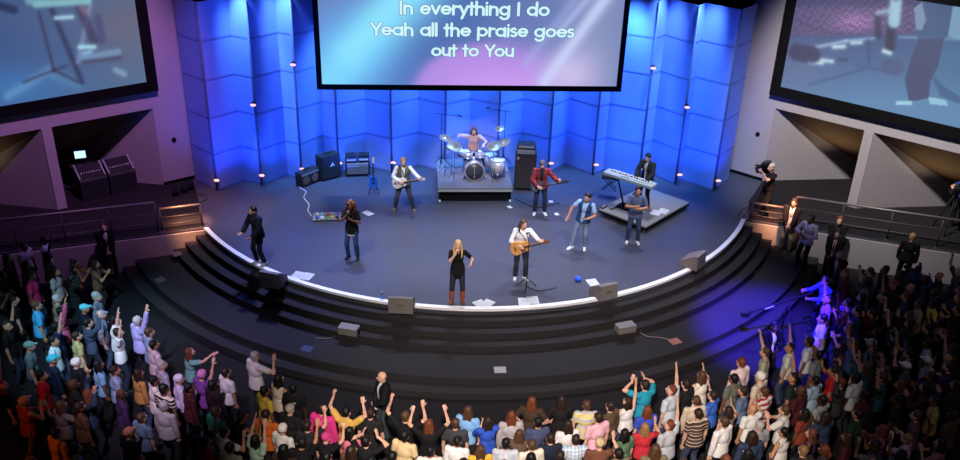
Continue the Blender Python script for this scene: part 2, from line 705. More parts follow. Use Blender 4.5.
# ------------------------------------------------------------------ the setting
M_CARPET = mat('dark_carpet', (34, 32, 35), 0.95, var=0.35, scale=35, spec=0.1)
M_STEP = mat('step_carpet', (47, 45, 48), 0.95, var=0.3, scale=40, spec=0.1)
M_DECK = mat('stage_vinyl', (66, 66, 76), 0.42, var=0.10, scale=3, spec=0.35)
M_EDGE = mat('white_nosing', (235, 232, 236), 0.5, var=0.03)
M_PLASTER = mat('plaster', (152, 146, 150), 0.9, var=0.05, scale=4, spec=0.15)
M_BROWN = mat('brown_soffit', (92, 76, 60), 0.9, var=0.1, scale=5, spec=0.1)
M_BLACK = mat('black_paint', (10, 10, 11), 0.85, var=0.1, spec=0.1)
M_FABRIC = mat('backdrop_fabric', (128, 148, 206), 0.75, var=0.05, scale=2.5, spec=0.15)
M_BAND = mat('backdrop_hem_band', (106, 124, 178), 0.8, var=0.05)
M_POLE = mat('pole_metal', (84, 92, 118), 0.5, 0.0, var=0.05)
M_STEEL = mat('rail_steel', (98, 94, 94), 0.45, 0.35, var=0.05)
M_STEEL_SHADE = mat('shaded_steel', (62, 60, 64), 0.5, 0.3, var=0.05)  # rail steel with shade put into its colour, for mid rails and posts
M_CHROME = mat('chrome', (215, 215, 222), 0.18, 1.0, var=0.03)
M_TOLEX = mat('black_tolex', (24, 26, 28), 0.7, var=0.2, scale=80)
M_GRILLE = mat('grille_cloth', (36, 42, 46), 0.9, var=0.35, scale=140)
M_GREY = mat('grey_metal', (118, 112, 110), 0.6, var=0.08)
M_SILVER = mat('silver_panel', (168, 168, 172), 0.4, 0.4, var=0.05)
M_WHITE = mat('white_plastic', (226, 226, 230), 0.45, var=0.02)
M_PAPER = mat('paper', (238, 238, 240), 0.8, var=0.03)
M_RUBBER = mat('rubber', (14, 14, 15), 0.8, var=0.1)

fl = MB()
fl.prism([(-26, 1), (26, 1), (26, 34), (-26, 34)], -0.2)
struct('floor', fl, M_CARPET)

FACE_L = [V((-7.72, 22.56)), V((-8.44, 22.28)), V((-10.86, 21.36)), V((-17.0, 19.1))]
FACE_R = [V((7.92, 24.20)), V((9.41, 23.76)), V((12.47, 22.84)), V((18.0, 21.2))]
A0 = math.atan2(FACE_L[0].y - C0.y, FACE_L[0].x - C0.x)
A1 = math.atan2(FACE_R[0].y - C0.y, FACE_R[0].x - C0.x)


def arc(r, a0, a1, n):
    return [(C0.x + r * math.cos(a0 + (a1 - a0) * i / n), C0.y + r * math.sin(a0 + (a1 - a0) * i / n)) for i in range(n + 1)]


dk = MB()
dk.prism([tuple(p) for p in reversed(FACE_L)] + arc(9.0, A0, A1, 96)[1:-1] + [tuple(p) for p in FACE_R] + [(18, 31), (-17, 31)], STG)
struct('floor_stage', dk, M_DECK)
tops = [(9.27, 0.85), (9.57, 0.68), (9.87, 0.51), (10.9, 0.34), (11.25, 0.17)]
for i, (r, z) in enumerate(tops):
    s = MB()
    s.prism(arc(r, R(-158), R(-14), 110) + arc(8.0, R(-14), R(-158), 60), z)
    struct('floor_step', s, M_STEP)
rim = MB()
rim.prism(arc(9.025, A0, A1, 110) + arc(8.90, A1, A0, 110), 0.07, Matrix.Translation((0, 0, STG - 0.055)))
struct('trim_stage_edge', rim, M_EDGE)


for nm, pts in (('floor_carpet_left', [(-7.80, 22.62), (-8.3, 23.9), (-9.1, 25.85), (-13.0, 26.5), (-17, 27), (-17, 19.16)] + [tuple(p) for p in (FACE_L[2], FACE_L[1])]),
                ('floor_carpet_right', [(8.0, 24.22), (8.35, 25.5), (9.2, 27.1), (13.0, 29.2), (17.9, 29), (17.9, 21.3)] + [tuple(p) for p in (FACE_R[2], FACE_R[1])])):
    k = MB()
    k.prism(pts, 0.008, Matrix.Translation((0, 0.03, STG)))
    struct(nm, k, M_CARPET)


def face_wall(name, pts):
    w = MB()
    for a, b in zip(pts, pts[1:]):
        d = b - a
        n = V((d.y, -d.x)).normalized()
        if n.y > 0:
            n = -n
        c = (a + b) / 2 + n * 0.02
        w.box((c.x, c.y, STG / 2 - 0.03), (d.length + 0.02, 0.05, STG - 0.06), Matrix.Rotation(math.atan2(d.y, d.x), 3, 'Z'))
    struct(name, w, M_PLASTER)


face_wall('wall_platform_left', FACE_L)
face_wall('wall_platform_right', FACE_R)


# side walls with two splayed bays each, in a frame (u along the wall, d out towards the hall)
class Frame:
    def __init__(self, p0, p1):
        self.p0 = V((p0[0], p0[1], 0))
        e = V((p1[0] - p0[0], p1[1] - p0[1], 0)).normalized()
        n = V((-e.y, e.x, 0))
        if n.y > 0:
            n = -n
        self.e, self.n = e, n
        self.rot = Matrix.Rotation(math.atan2(e.y, e.x), 3, 'Z')

    def at(self, u, z, d=0.0):
        return self.p0 + self.e * u + self.n * d + V((0, 0, z))

    def box(self, mb, u0, u1, z0, z1, d0, d1, bevel=0):
        mb.box(self.at((u0 + u1) / 2, (z0 + z1) / 2, (d0 + d1) / 2), (u1 - u0, abs(d1 - d0), z1 - z0), self.rot, bevel)

    def hit(self, px, py, d=0.0):
        r = ray(px, py)
        o = self.p0 + self.n * d
        t = (o - EYE).dot(self.n) / r.dot(self.n)
        q = EYE + r * t
        return (q - self.p0).dot(self.e), q.z


FL = Frame((-9.05, 25.94), (-12.18, 23.45))
FR = Frame((9.19, 27.15), (11.51, 25.27))
Z_OP = 3.52


def poly3(mb, front, off):
    """solid sheet: a flat outline of 3-D points given a thickness along OFF"""
    a = [mb.bm.verts.new(V(p)) for p in front]
    b = [mb.bm.verts.new(V(p) + V(off)) for p in front]
    n = len(a)
    mb.bm.faces.new(a)
    mb.bm.faces.new(list(reversed(b)))
    for k in range(n):
        mb.bm.faces.new((a[k], b[k], b[(k + 1) % n], a[(k + 1) % n]))


def side_wall(name, F, bays, solid, uend):
    w = MB()
    for u0, u1 in solid:
        F.box(w, u0, u1, STG, Z_OP, -0.28, 0)
    F.box(w, solid[0][0], uend, Z_OP, 9.0, -0.28, 0)
    struct(name, w, M_PLASTER)
    sp, br = MB(), MB()
    for u0, u1 in bays:
        far, dep, zf = u0 + 2.28, -2.42, 1.55
        poly3(sp, [F.at(u0, STG, -0.02), F.at(u0, Z_OP, -0.02), F.at(far, zf, dep), F.at(far, STG, dep)], F.e * -0.08 - F.n * 0.06)
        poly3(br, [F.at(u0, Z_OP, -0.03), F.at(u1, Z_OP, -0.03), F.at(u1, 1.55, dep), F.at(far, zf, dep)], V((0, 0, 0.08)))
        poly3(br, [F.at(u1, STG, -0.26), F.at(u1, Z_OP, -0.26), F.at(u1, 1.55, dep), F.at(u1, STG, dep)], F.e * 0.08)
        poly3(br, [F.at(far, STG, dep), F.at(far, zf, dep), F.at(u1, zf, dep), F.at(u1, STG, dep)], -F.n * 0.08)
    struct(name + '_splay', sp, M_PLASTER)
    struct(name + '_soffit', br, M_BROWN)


side_wall('wall_left', FL, [(1.0, 3.85), (4.12, 8.2)], [(-0.15, 1.0), (3.85, 4.12), (8.2, 9.6)], 9.6)
side_wall('wall_right', FR, [(0.0, 2.78), (3.06, 7.2)], [(-1.25, 0.0), (2.78, 3.06), (7.2, 8.6)], 8.6)
for nm, F, u0, u1 in (('baseboard_left', FL, -0.1, 1.0), ('baseboard_right', FR, -1.2, 0.0)):
    b = MB()
    F.box(b, u0, u1, STG, STG + 0.1, 0, 0.02)
    struct(nm, b, M_BLACK)
bw = MB()
bw.box((-0.5, 29.3, 6), (24, 0.2, 12))
struct('wall_back', bw, M_BLACK)

# small round wall outlet on each wall
for F, u, z, lab in ((FL, 0.50, 2.42, 'small dark round fitting on the purple-lit wall beside the blue backdrop'), (FR, -0.42, 2.55, 'small dark round fitting on the grey wall beside the blue backdrop')):
    m = MB()
    m.lathe([(0, 0), (0, 0.07), (0.03, 0.07), (0.05, 0.045), (0.05, 0)], F.at(u, z, 0), F.n, 16)
    tag(m.build('wall_socket', M_BLACK), lab, 'wall fitting', 'wall sockets')

# ------------------------------------------------------------------ folded backdrop
peaks = [(217.4, 190), (262, 185), (302, 178.5), (339, 172.5), (392, 172), (445, 172), (497, 172), (548, 172.5), (592.5, 174), (639, 177.5), (675, 184), (713, 190)]
vals = [(195.6, 179), (244.8, 180.4), (288, 175), (325, 169), (367, 166), (419, 165), (469, 165), (520, 165), (565, 164), (602.5, 170), (648, 172), (681, 179.5), (728, 179)]
TIER, NT = 1.15, 5
where = ['beside the purple-lit wall', 'second from the purple-lit wall', 'behind the small combo amplifier', 'behind the stacked amplifier heads', 'behind the guitarist in the vest',
         'behind the left side of the drums', 'behind the right side of the drums', 'behind the bass player in red', 'left of the keyboard', 'behind the keyboard player',
         'second from the grey wall', 'beside the grey wall']
PK = [G(*p) for p in peaks]
VL = [G(*p) for p in vals]


def sheet(a, b, z0, z1, t=0.03):
    m = MB()
    d = b - a
    c = (a + b) / 2
    m.box((c.x, c.y, (z0 + z1) / 2), (d.length - 0.012, t, z1 - z0 - 0.012), Matrix.Rotation(math.atan2(d.y, d.x), 3, 'Z'), 0.004)
    m.mi = 1
    m.box((c.x, c.y, z0 + 0.038), (d.length - 0.014, t + 0.012, 0.060), Matrix.Rotation(math.atan2(d.y, d.x), 3, 'Z'))
    return m


for i, pk in enumerate(PK):
    t = thing('backdrop_column', 'tall folded blue-lit fabric backdrop column ' + where[i], 'backdrop', pk, 0, 'folded backdrop columns')
    for vl in (VL[i], VL[i + 1]):
        loc_v = V((vl.x - pk.x, vl.y - pk.y, 0))
        for k in range(NT):
            sheet(V((0, 0, 0)) + loc_v * 0.015, loc_v, k * TIER, (k + 1) * TIER).build('panel', [M_FABRIC, M_BAND], t)
    pm = MB()
    pm.rod((0, -0.035, 0), (0, -0.035, TIER * NT), 0.035, 0.035, 10)
    pm.build('pole', M_POLE, t)

M_LENS = mat('hot_lens', (255, 190, 196), emit=1.6)


def uplight(loc, rz, label, down=False):
    t = thing('stage_light', label, 'light', loc, rz, 'little lights along the backdrop')
    b = MB()
    s = -1 if down else 1
    b.lathe([(-0.08, 0), (-0.08, 0.03), (0.02, 0.045), (0.05, 0.05), (0.05, 0.045), (0.045, 0.04)], (0, -0.10, 0), (0, -0.75, 0.35 * s), 14)
    b.build('housing', M_BLACK, t)
    l = MB()
    l.ell((0, -0.150, 0.03 * s), (0.088, 0.03, 0.042))
    l.build('lens', M_LENS, t)
    y = MB()
    y.box((0, -0.03, 0), (0.15, 0.06, 0.02))
    y.build('bracket', M_BLACK, t)
    return t


LIGHT_POS = []
for i, pk in enumerate(PK):
    if i in (5, 6):
        continue
    uplight((pk.x + 0.07, pk.y - 0.04, STG + 0.38), 0, 'glowing little light near the foot of the backdrop column ' + where[i])
for i, px, py, lab in ((1, 256.5, 102, 'glowing little light halfway up the column second from the purple wall'), (2, 296.5, 62, 'glowing little light high on the column left of the big screen'),
                       (9, 641, 65, 'glowing little light high on the column right of the big screen'), (10, 678, 104, 'glowing little light halfway up the column second from the grey wall')):
    r = ray(px, py)
    t = PK[i].y / r.y
    uplight((PK[i].x, PK[i].y - 0.05, CAMH + r.z * t), 0, lab, True)

# ------------------------------------------------------------------ screens
def mixc(a, b, t):
    t = 0 if t < 0 else 1 if t > 1 else t
    return tuple(x + (y - x) * t for x, y in zip(a, b))


def segd(x, y, ax, ay, bx, by):
    dx, dy = bx - ax, by - ay
    t = ((x - ax) * dx + (y - ay) * dy) / (dx * dx + dy * dy)
    t = 0 if t < 0 else 1 if t > 1 else t
    return math.hypot(x - ax - dx * t, y - ay - dy * t)


def gs(d, w):
    return math.exp(-(d / w) ** 2)


def inpoly(x, y, poly):
    r = False
    n = len(poly)
    for i in range(n):
        x1, y1 = poly[i]
        x2, y2 = poly[i - 1]
        if (y1 > y) != (y2 > y) and x < (x2 - x1) * (y - y1) / (y2 - y1) + x1:
            r = not r
    return r


def picture(name, o, eu, ez, w, h, nu, nz, fn, parent):
    """screen surface: a w x h grid whose picture is computed in the screen's own coordinates"""
    bm = bmesh.new()
    vs = [[bm.verts.new(o + eu * (w * i / nu) + ez * (h * j / nz)) for i in range(nu + 1)] for j in range(nz + 1)]
    cols = []
    for j in range(nz + 1):
        for i in range(nu + 1):
            cols.append(rgb(fn(w * i / nu, h * j / nz)))
    for j in range(nz):
        for i in range(nu):
            bm.faces.new((vs[j][i], vs[j][i + 1], vs[j + 1][i + 1], vs[j + 1][i]))
    me = bpy.data.meshes.new(name)
    bm.to_mesh(me)
    bm.free()
    at = me.color_attributes.new('picture', 'FLOAT_COLOR', 'POINT')
    for i, c in enumerate(cols):
        at.data[i].color = c
    me.materials.append(feed_mat(name + '_light'))
    return link('picture', me, parent)


def screen_frame(parent, o, eu, ez, en, w, h, b, d0, d1):
    fr = MB()
    rot = Matrix((eu, en, ez)).transposed()
    for c, s in ((o + eu * (w / 2) - ez * (b / 2), (w + 2 * b, d1 - d0, b)), (o + eu * (w / 2) + ez * (h + b / 2), (w + 2 * b, d1 - d0, b)),
                 (o - eu * (b / 2) + ez * (h / 2), (b, d1 - d0, h)), (o + eu * (w + b / 2) + ez * (h / 2), (b, d1 - d0, h))):
        fr.box(c + en * ((d0 + d1) / 2), s, rot)
    fr.box(o + eu * (w / 2) + ez * (h / 2) - en * 0.02, (w, 0.02, h), rot)
    return fr.build('frame', M_BLACK, parent)


Z3 = V((0, 0, 1))
# main screen, hung over the stage; words are shapes of the projection
sA = V((-4.87, 25.15, 0)); sB = V((4.06, 25.85, 0))
eS = (sB - sA).normalized()
nS = V((eS.y, -eS.x, 0))
r0 = ray(318, 89); tt = sA.y / r0.y
ZS = CAMH + r0.z * tt
WS = (sB - sA).length
BS = 0.15
SW, SH = WS - 2 * BS, 4.9
so = V((sA.x, sA.y, ZS)) + eS * BS + Z3 * BS
main = thing('main_screen', 'big central projection screen with song words hung above the band', 'screen')
screen_frame(main, so, eS, Z3, nS, SW, SH, BS, -0.05, 0.06)


def main_pic(u, v):
    x = 324 + u / SW * 298          # position across / down the slide, in its own units
    y = 86 - v * 34.2
    c = (108, 126, 184)
    c = mixc(c, (74, 106, 172), gs(segd(x, y, 480, -20, 405, 70), 40) * 0.85)
    c = mixc(c, (92, 168, 246), gs(segd(x, y, 322, 90, 350, 60), 48) * 0.85)
    c = mixc(c, (128, 216, 252), gs(segd(x, y, 330, 84, 425, -16), 30) * 0.95)
    c = mixc(c, (146, 232, 255), gs(segd(x, y, 352, 52, 430, -30), 15) * 0.7)
    c = mixc(c, (140, 150, 188), gs(x - 600, 34) * 0.8)
    e = math.hypot((x - 492) / 78, (y - 96) / 54)
    c = mixc(c, (184, 142, 232), 0.92 / (1 + math.exp((e - 0.99) * (26 if x < 500 else 9))))
    c = mixc(c, (208, 162, 244), gs(math.hypot((x - 500) / 60, (y - 92) / 26), 1.0) * 0.8)
    c = mixc(c, (222, 206, 246), gs(math.hypot((x - 574) / 30, (y - 74) / 30), 1.0) * 0.75)
    c = mixc(c, (204, 212, 248), gs(segd(x, y, 548, 82, 606, -8), 7) * 0.85)
    c = mixc(c, (180, 190, 238), gs(segd(x, y, 560, 30, 590, -8), 4) * 0.7)
    c = mixc(c, (176, 184, 236), gs(segd(x, y, 528, 62, 572, 0), 5) * 0.4)
    return c


picture('slide', so + nS * 0.005, eS, Z3, SW, SH, 190, 104, main_pic, main)

# single-storey round letters, drawn as strokes
def _arc(cx, cy, rx, a0, a1, ry=None, n=18):
    ry = rx if ry is None else ry
    return [(cx + rx * math.cos(R(a0 + (a1 - a0) * i / n)), cy + ry * math.sin(R(a0 + (a1 - a0) * i / n))) for i in range(n + 1)]


_O = _arc(0.27, 0.26, 0.215, 0, 360, n=28)
GL = {
    'a': ([_O, [(0.485, 0.52), (0.485, 0)]], 0.56), 'o': ([_O], 0.54), 'd': ([_O, [(0.485, 0.76), (0.485, 0)]], 0.56),
    'p': ([_O, [(0.055, 0.52), (0.055, -0.22)]], 0.55),
    'g': ([_O, [(0.485, 0.52), (0.485, 0.0)] + _arc(0.27, -0.02, 0.215, 0, -150)], 0.56),
    'e': ([[(0.06, 0.265), (0.48, 0.265)] + _arc(0.27, 0.26, 0.215, 0, 318)], 0.53),
    'c': ([_arc(0.27, 0.26, 0.215, 45, 315)], 0.48),
    'n': ([[(0.06, 0.52), (0.06, 0)], [(0.06, 0.30)] + _arc(0.235, 0.30, 0.175, 180, 0) + [(0.41, 0)]], 0.48),
    'h': ([[(0.06, 0.76), (0.06, 0)], [(0.06, 0.30)] + _arc(0.235, 0.30, 0.175, 180, 0) + [(0.41, 0)]], 0.48),
    'r': ([[(0.06, 0.52), (0.06, 0)], [(0.06, 0.26)] + _arc(0.23, 0.30, 0.17, 180, 62)], 0.33),
    'u': ([[(0.06, 0.52), (0.06, 0.22)] + _arc(0.235, 0.22, 0.175, 180, 360) + [(0.41, 0.52)], [(0.41, 0.52), (0.41, 0)]], 0.48),
    'v': ([[(0.03, 0.50), (0.22, 0.03), (0.41, 0.50)]], 0.44), 'y': ([[(0.03, 0.50), (0.22, 0.03)], [(0.41, 0.50), (0.12, -0.22)]], 0.44),
    't': ([[(0.13, 0.70), (0.13, 0)], [(0.0, 0.48), (0.27, 0.48)]], 0.28), 'l': ([[(0.06, 0.76), (0.06, 0)]], 0.14),
    'i': ([[(0.06, 0.50), (0.06, 0)], [(0.06, 0.68), (0.06, 0.70)]], 0.14), 'I': ([[(0.07, 0.72), (0.07, 0)]], 0.16),
    's': ([_arc(0.17, 0.385, 0.12, 40, 262, 0.105) + _arc(0.17, 0.155, 0.135, 82, -140, 0.125)], 0.35),
    'Y': ([[(0.03, 0.72), (0.27, 0.34), (0.27, 0)], [(0.51, 0.72), (0.27, 0.34)]], 0.50), ' ': ([], 0.27)}


def words_mesh(lines, w, d, name, m, parent):
    bm = bmesh.new()

    def ribbon(pts):
        q = [V((p[0], p[1])) for p in pts]
        for a, b in zip(q, q[1:]):
            t = (b - a)
            t = t.normalized() if t.length > 1e-6 else V((1, 0))
            nn = V((-t.y, t.x)) * (w / 2)
            yield [a + nn, a - nn, b - nn, b + nn]
        for p in q:
            yield [p + V((math.cos(2 * PI * i / 10), math.sin(2 * PI * i / 10))) * (w / 2) for i in range(10)]

    for text, cx, base, width in lines:
        tot = sum(GL[c][1] + 0.035 for c in text)
        k = width / tot
        u = cx - width / 2
        for ch in text:
            strokes, adv = GL[ch]
            for s in strokes:
                for poly in ribbon(s):
                    vs = [bm.verts.new(so + nS * d + eS * (u + p.x * k) + Z3 * (base + p.y * k * 0.85)) for p in poly]
                    bm.faces.new(vs)
            u += (adv + 0.035) * k
    me = bpy.data.meshes.new(name)
    bm.to_mesh(me)
    bm.free()
    me.materials.append(m)
    return link(name, me, parent)


def sx(px):
    return (px - 324) / 298 * SW


lines = [('In everything I do', sx(475.5), (86 - 15.0) / 34.2, 147 / 298 * SW), ('Yeah all the praise goes', sx(474.5), (86 - 36) / 34.2, 201 / 298 * SW), ('out to You', sx(474.5), (86 - 56) / 34.2, 83 / 298 * SW)]
words_mesh(lines, 0.195, 0.008, 'word_outline', mat('word_shade', (70, 100, 160), emit=1.0), main)
words_mesh(lines, 0.142, 0.011, 'words', mat('word_light', (206, 246, 250), emit=1.0), main)


def side_screen(F, u0, u1, z0, z1, b, label, fn, nu, nz, flip):
    t = thing('side_screen', label, 'screen', (0, 0, 0), 0, 'side projection screens')
    o = F.at(u0, z0, 0.16)
    w, h = u1 - u0, z1 - z0
    screen_frame(t, o, F.e, Z3, F.n, w, h, b, -0.13, 0.03)
    picture('feed', o + F.n * 0.0, F.e, Z3, w, h, nu, nz, fn, t)


def at_px(F, u0, z0):
    def f(u, v):
        return P(F.at(u0 + u, z0 + v, 0.16))
    return f


def left_feed(u, v):
    x, y = LF(u, v)
    c = mixc((54, 82, 132), (86, 110, 140), (x + 20) / 170)
    c = mixc(c, (62, 116, 178), gs(y - 88, 24) * gs(x - 15, 60) * 0.8)
    c = mixc(c, (72, 96, 128), gs(y - 15, 18) * 0.4)
    c = mixc(c, (104, 100, 118), gs(math.hypot(x - 125, y - 25), 34) * 0.75)
    n = math.sin(x * 1.7 + 3 * math.sin(y * 0.4)) * math.sin(y * 1.3 + x * 0.21)
    c = tuple(k * (1 + 0.035 * n) for k in c)
    c = mixc(c, (112, 168, 206), gs(segd(x, y, 8, 96, 50, 70), 5) * 0.5)
    c = mixc(c, (98, 150, 190), gs(segd(x, y, 55, 76, 78, 84), 6) * 0.4)
    for a, b_, w, col, k in (((39, 13), (54, 70), 1.2, (48, 52, 78), .85), ((54, 70), (24, 82), 1.2, (52, 54, 80), .8), ((54, 70), (78, 82), 1.2, (52, 54, 80), .8), ((54, 70), (66, 66), 1.2, (52, 54, 80), .7),
                             ((52, 10), (82, 82), 2.6, (46, 54, 84), .85), ((90, 6), (78, 62), 2.0, (128, 140, 178), .8), ((80, 8), (94, 40), 4.5, (58, 56, 82), .7), ((98, 18), (102, 40), 3.6, (64, 70, 108), .7),
                             ((56, 18), (72, 17), 2.0, (176, 214, 232), .9), ((82, 8), (86, 12), 3, (150, 116, 140), .6), ((80, 47), (94, 47), 2.2, (170, 222, 238), .9), ((84, 54), (90, 52), 2.2, (150, 200, 228), .8),
                             ((84, 58), (118, 52), 3.4, (118, 152, 186), .8), ((84, 62), (120, 58), 1.8, (70, 66, 92), .8), ((116, 70), (124, 74), 3.0, (150, 190, 214), .55), ((36, 4), (88, 1), 3.6, (134, 190, 196), .9), ((30, 0), (60, -8), 5, (116, 170, 186), .8), ((0, 6), (14, 10), 4, (30, 44, 80), .8)):
        c = mixc(c, col, k / (1 + math.exp((segd(x, y, a[0], a[1], b_[0], b_[1]) - w) * 1.15)))
    return c


def right_feed(u, v):
    x, y = RF(u, v)
    hz = 36 - (x - 800) * 0.02                      # far edge of the stage in that picture
    c = mixc((66, 84, 128), (96, 134, 174), (y - 36) / 66)
    c = mixc(c, (108, 112, 150), gs(math.hypot(x - 800, y - 66), 30) * 0.5)
    c = mixc(c, (70, 116, 150), gs(math.hypot(x - 955, y - 62), 34) * 0.6)
    if y < hz + 3:
        k = 1 / (1 + math.exp((y - hz) * 1.3))
        n = math.sin(x * 2.1 + 5 * math.sin(y * 1.7)) * math.sin(y * 2.6 + 4 * math.sin(x * 0.9))
        cr = mixc((58, 54, 92), (120, 104, 150), 0.5 + 0.5 * n)
        cr = mixc(cr, (178, 128, 186) if n > -0.2 else (98, 80, 130), gs(math.hypot((x - 857) / 24, (y - 22) / 9), 1.0) * 0.85)
        cr = mixc(cr, (48, 56, 100), 1 / (1 + math.exp((y - 6) * 0.8)) * 0.5)
        c = mixc(c, cr, k)
    for a, b_, w, col, k in (((817, 47), (846, 41), 1.3, (176, 206, 232), .8), ((846, 41), (876, 38), 1.0, (168, 200, 228), .8), ((900, 37), (960, 39), 1.0, (150, 190, 220), .6),
                             ((834, 47), (844, 46.5), 1.8, (206, 232, 244), .95), ((852, 43), (861, 42.5), 1.6, (200, 226, 242), .9), ((810, 62), (822, 63), 1.6, (200, 228, 242), .95), ((821, 60), (832, 61.5), 1.6, (200, 228, 242), .95),
                             ((797, 52), (812, 55), 8.5, (60, 58, 92), .85), ((888, 66), (897, 68), 7.5, (78, 86, 124), .75), ((868, 40), (869, 64), 0.8, (58, 64, 96), .7), ((858, 66), (884, 70), 1.2, (70, 84, 124), .7),
                             ((810, 84), (862, 70), 0.8, (64, 82, 126), .7), ((840, 60), (846, 60), 1.4, (56, 62, 96), .8),
                             ((878, 18), (878, 36), 3.4, (46, 48, 78), .75), ((891, 24), (890, 48), 4.6, (50, 52, 76), .95), ((884, 51), (890, 53), 1.8, (214, 236, 246), .95),
                             ((896, 2), (894, 22), 6.0, (158, 198, 220), .95), ((891, 10), (878, 13), 2.2, (150, 176, 200), .9), ((896, -6), (896, -3), 4, (120, 100, 110), .9)):
        c = mixc(c, col, k / (1 + math.exp((segd(x, y, a[0], a[1], b_[0], b_[1]) - w) * 1.15)))
    # singer seen from the side, close to the lens
    for poly, col in (([(922, 0), (960, 0), (960, 16), (944, 40), (920, 44), (915, 30)], (66, 92, 130)), ([(918, 40), (944, 38), (938, 66), (930, 82), (929, 98), (909, 102), (905, 80), (911, 58)], (68, 74, 108)),
                      ([(914, 8), (922, 2), (926, 20), (922, 30), (916, 30)], (126, 146, 176)), ([(930, 72), (946, 88), (960, 96), (960, 104), (940, 96)], (66, 96, 134)), ([(928, 97), (946, 100), (948, 106), (930, 104)], (150, 196, 220)), ([(896, 101), (912, 101), (912, 105), (896, 105)], (160, 206, 226)), ([(954, 0), (972, 0), (960, 40), (948, 36)], (120, 160, 190))):
        s = sum(inpoly(x + dx, y + dy, poly) for dx, dy in ((0, 0), (.8, 0), (-.8, 0), (0, .8), (0, -.8))) / 5
        c = mixc(c, col, s * 0.9)
    return c


LF = at_px(FL, 1.12, 4.40)
side_screen(FL, 1.12, 6.4, 4.40, 7.6, 0.31, 'side screen on the purple-lit wall showing a live picture of a keyboard stand', left_feed, 200, 130, True)
RF = at_px(FR, 0.09, 4.29)
side_screen(FR, 0.09, 5.6, 4.29, 7.5, 0.31, 'side screen on the grey wall showing a live picture of singers and crowd', right_feed, 220, 130, False)


# ------------------------------------------------------------------ guard rails at the sides of the stage
def floor_z(x, y):
    r = math.hypot(x - C0.x, y - C0.y)
    for rr, z in ((9.0, STG),) + tuple(tops):
        if r < rr:
            return z
    return 0.0


def stand(px, py, h=1.64, clear=0.32):
    """where a person of head height H stands whose head is seen there, on the floor or a step, clear of the platform"""
    z = 0.0
    for _ in range(6):
        p = G(px, py, z + h)
        f = along(FACE_L, p.x, 0) if p.x < -7.8 else along(FACE_R, p.x, 0) if p.x > 8 else None
        if f and p.y > f.y - clear:
            p.y = f.y - clear
        z = floor_z(p.x, p.y)
    return V((p.x, p.y, z))


def guard_rail(a, b, h, label, nposts, lo=(0.3, 0.62)):
    a, b = V((a[0], a[1], STG)), V((b[0], b[1], STG))
    t = thing('guard_rail', label, 'railing', a, 0, 'metal guard rails')
    d = b - a
    m = MB(); m.tube([V((0, 0, h)), d + V((0, 0, h))], 0.038, 10); m.build('top_rail', M_STEEL, t)
    for f in lo:
        m = MB(); m.tube([V((0, 0, h * f)), d + V((0, 0, h * f))], 0.018, 8); m.build('mid_rail', M_STEEL_SHADE, t)
    for i in range(nposts):
        p = d * (i / (nposts - 1))
        m = MB(); m.rod(p, p + V((0, 0, h)), 0.022, 0.022, 8); m.lathe([(0, 0), (0, 0.06), (0.015, 0.06), (0.02, 0.03), (0.02, 0)], p, (0, 0, 1), 10); m.build('post', M_STEEL_SHADE, t)


def along(F, x, inset=0.1):
    for a, b in zip(F, F[1:]):
        if min(a.x, b.x) <= x <= max(a.x, b.x):
            f = (x - a.x) / (b.x - a.x)
            return V((x, a.y + (b.y - a.y) * f + inset))


guard_rail(along(FACE_L, -8.95), along(FACE_L, -14.5), 0.92, 'long dark metal guard rail along the purple-lit side platform', 6)
guard_rail(along(FACE_L, -7.85), along(FACE_L, -8.85), 0.70, 'short guard rail lit orange at the stage end of the left platform', 2)
guard_rail(along(FACE_R, 9.2), along(FACE_R, 15.5), 0.92, 'long metal guard rail lit bluish along the right side platform', 6)
guard_rail(along(FACE_R, 8.05, 0.04), along(FACE_R, 9.1, 0.04), 0.55, 'short guard rail lit orange in front of the standing camera operator', 2)
# ------------------------------------------------------------------ band gear
def base2(a, b):
    p, q = G(*a), G(*b)
    return (p + q) / 2, math.atan2(q.y - p.y, q.x - p.x), (q - p).length


def sub(mb, name, m, parent, label=None):
    o = mb.build(name, m, parent)
    if label:
        o['label'] = label
    return o


def amp(name, label, a, b, h, d, combo=True, zoff=0.0, w=None, group=None, grille=None):
    c, rz, ww = base2(a, b)
    w = w or ww
    t = thing(name, label, 'amplifier', c + V((0, 0, zoff)), rz, group)
    m = MB(); m.box((0, d / 2, h / 2 + 0.02), (w, d, h), None, 0.02); sub(m, 'cabinet', M_TOLEX, t)
    gz0, gz1 = 0.06, (h * 0.74 if combo else h - 0.03)
    m = MB(); m.box((0, -0.006, (gz0 + gz1) / 2), (w - 0.08, 0.016, gz1 - gz0), None, 0.004); sub(m, 'grille', grille or M_GRILLE, t)
    if combo:
        m = MB(); m.box((0, -0.004, h * 0.87), (w - 0.08, 0.014, h * 0.16), None, 0.003); pn = sub(m, 'control_panel', M_SILVER, t)
        for i in range(6):
            k = MB(); k.rod((-w * 0.35 + i * w * 0.14, -0.01, h * 0.87), (-w * 0.35 + i * w * 0.14, -0.035, h * 0.87), 0.016, 0.013, 10); sub(k, 'knob', M_RUBBER, pn)
    m = MB(); m.tube([(-0.12, d / 2, h + 0.02), (-0.1, d / 2, h + 0.055), (0.1, d / 2, h + 0.055), (0.12, d / 2, h + 0.02)], 0.014, 8); sub(m, 'handle', M_RUBBER, t)
    for x in (-w / 2 + 0.05, w / 2 - 0.05):
        for y in (0.05, d - 0.05):
            m = MB(); m.rod((x, y, 0), (x, y, 0.03), 0.025, 0.025, 10); sub(m, 'foot', M_RUBBER, t)
    return t, w


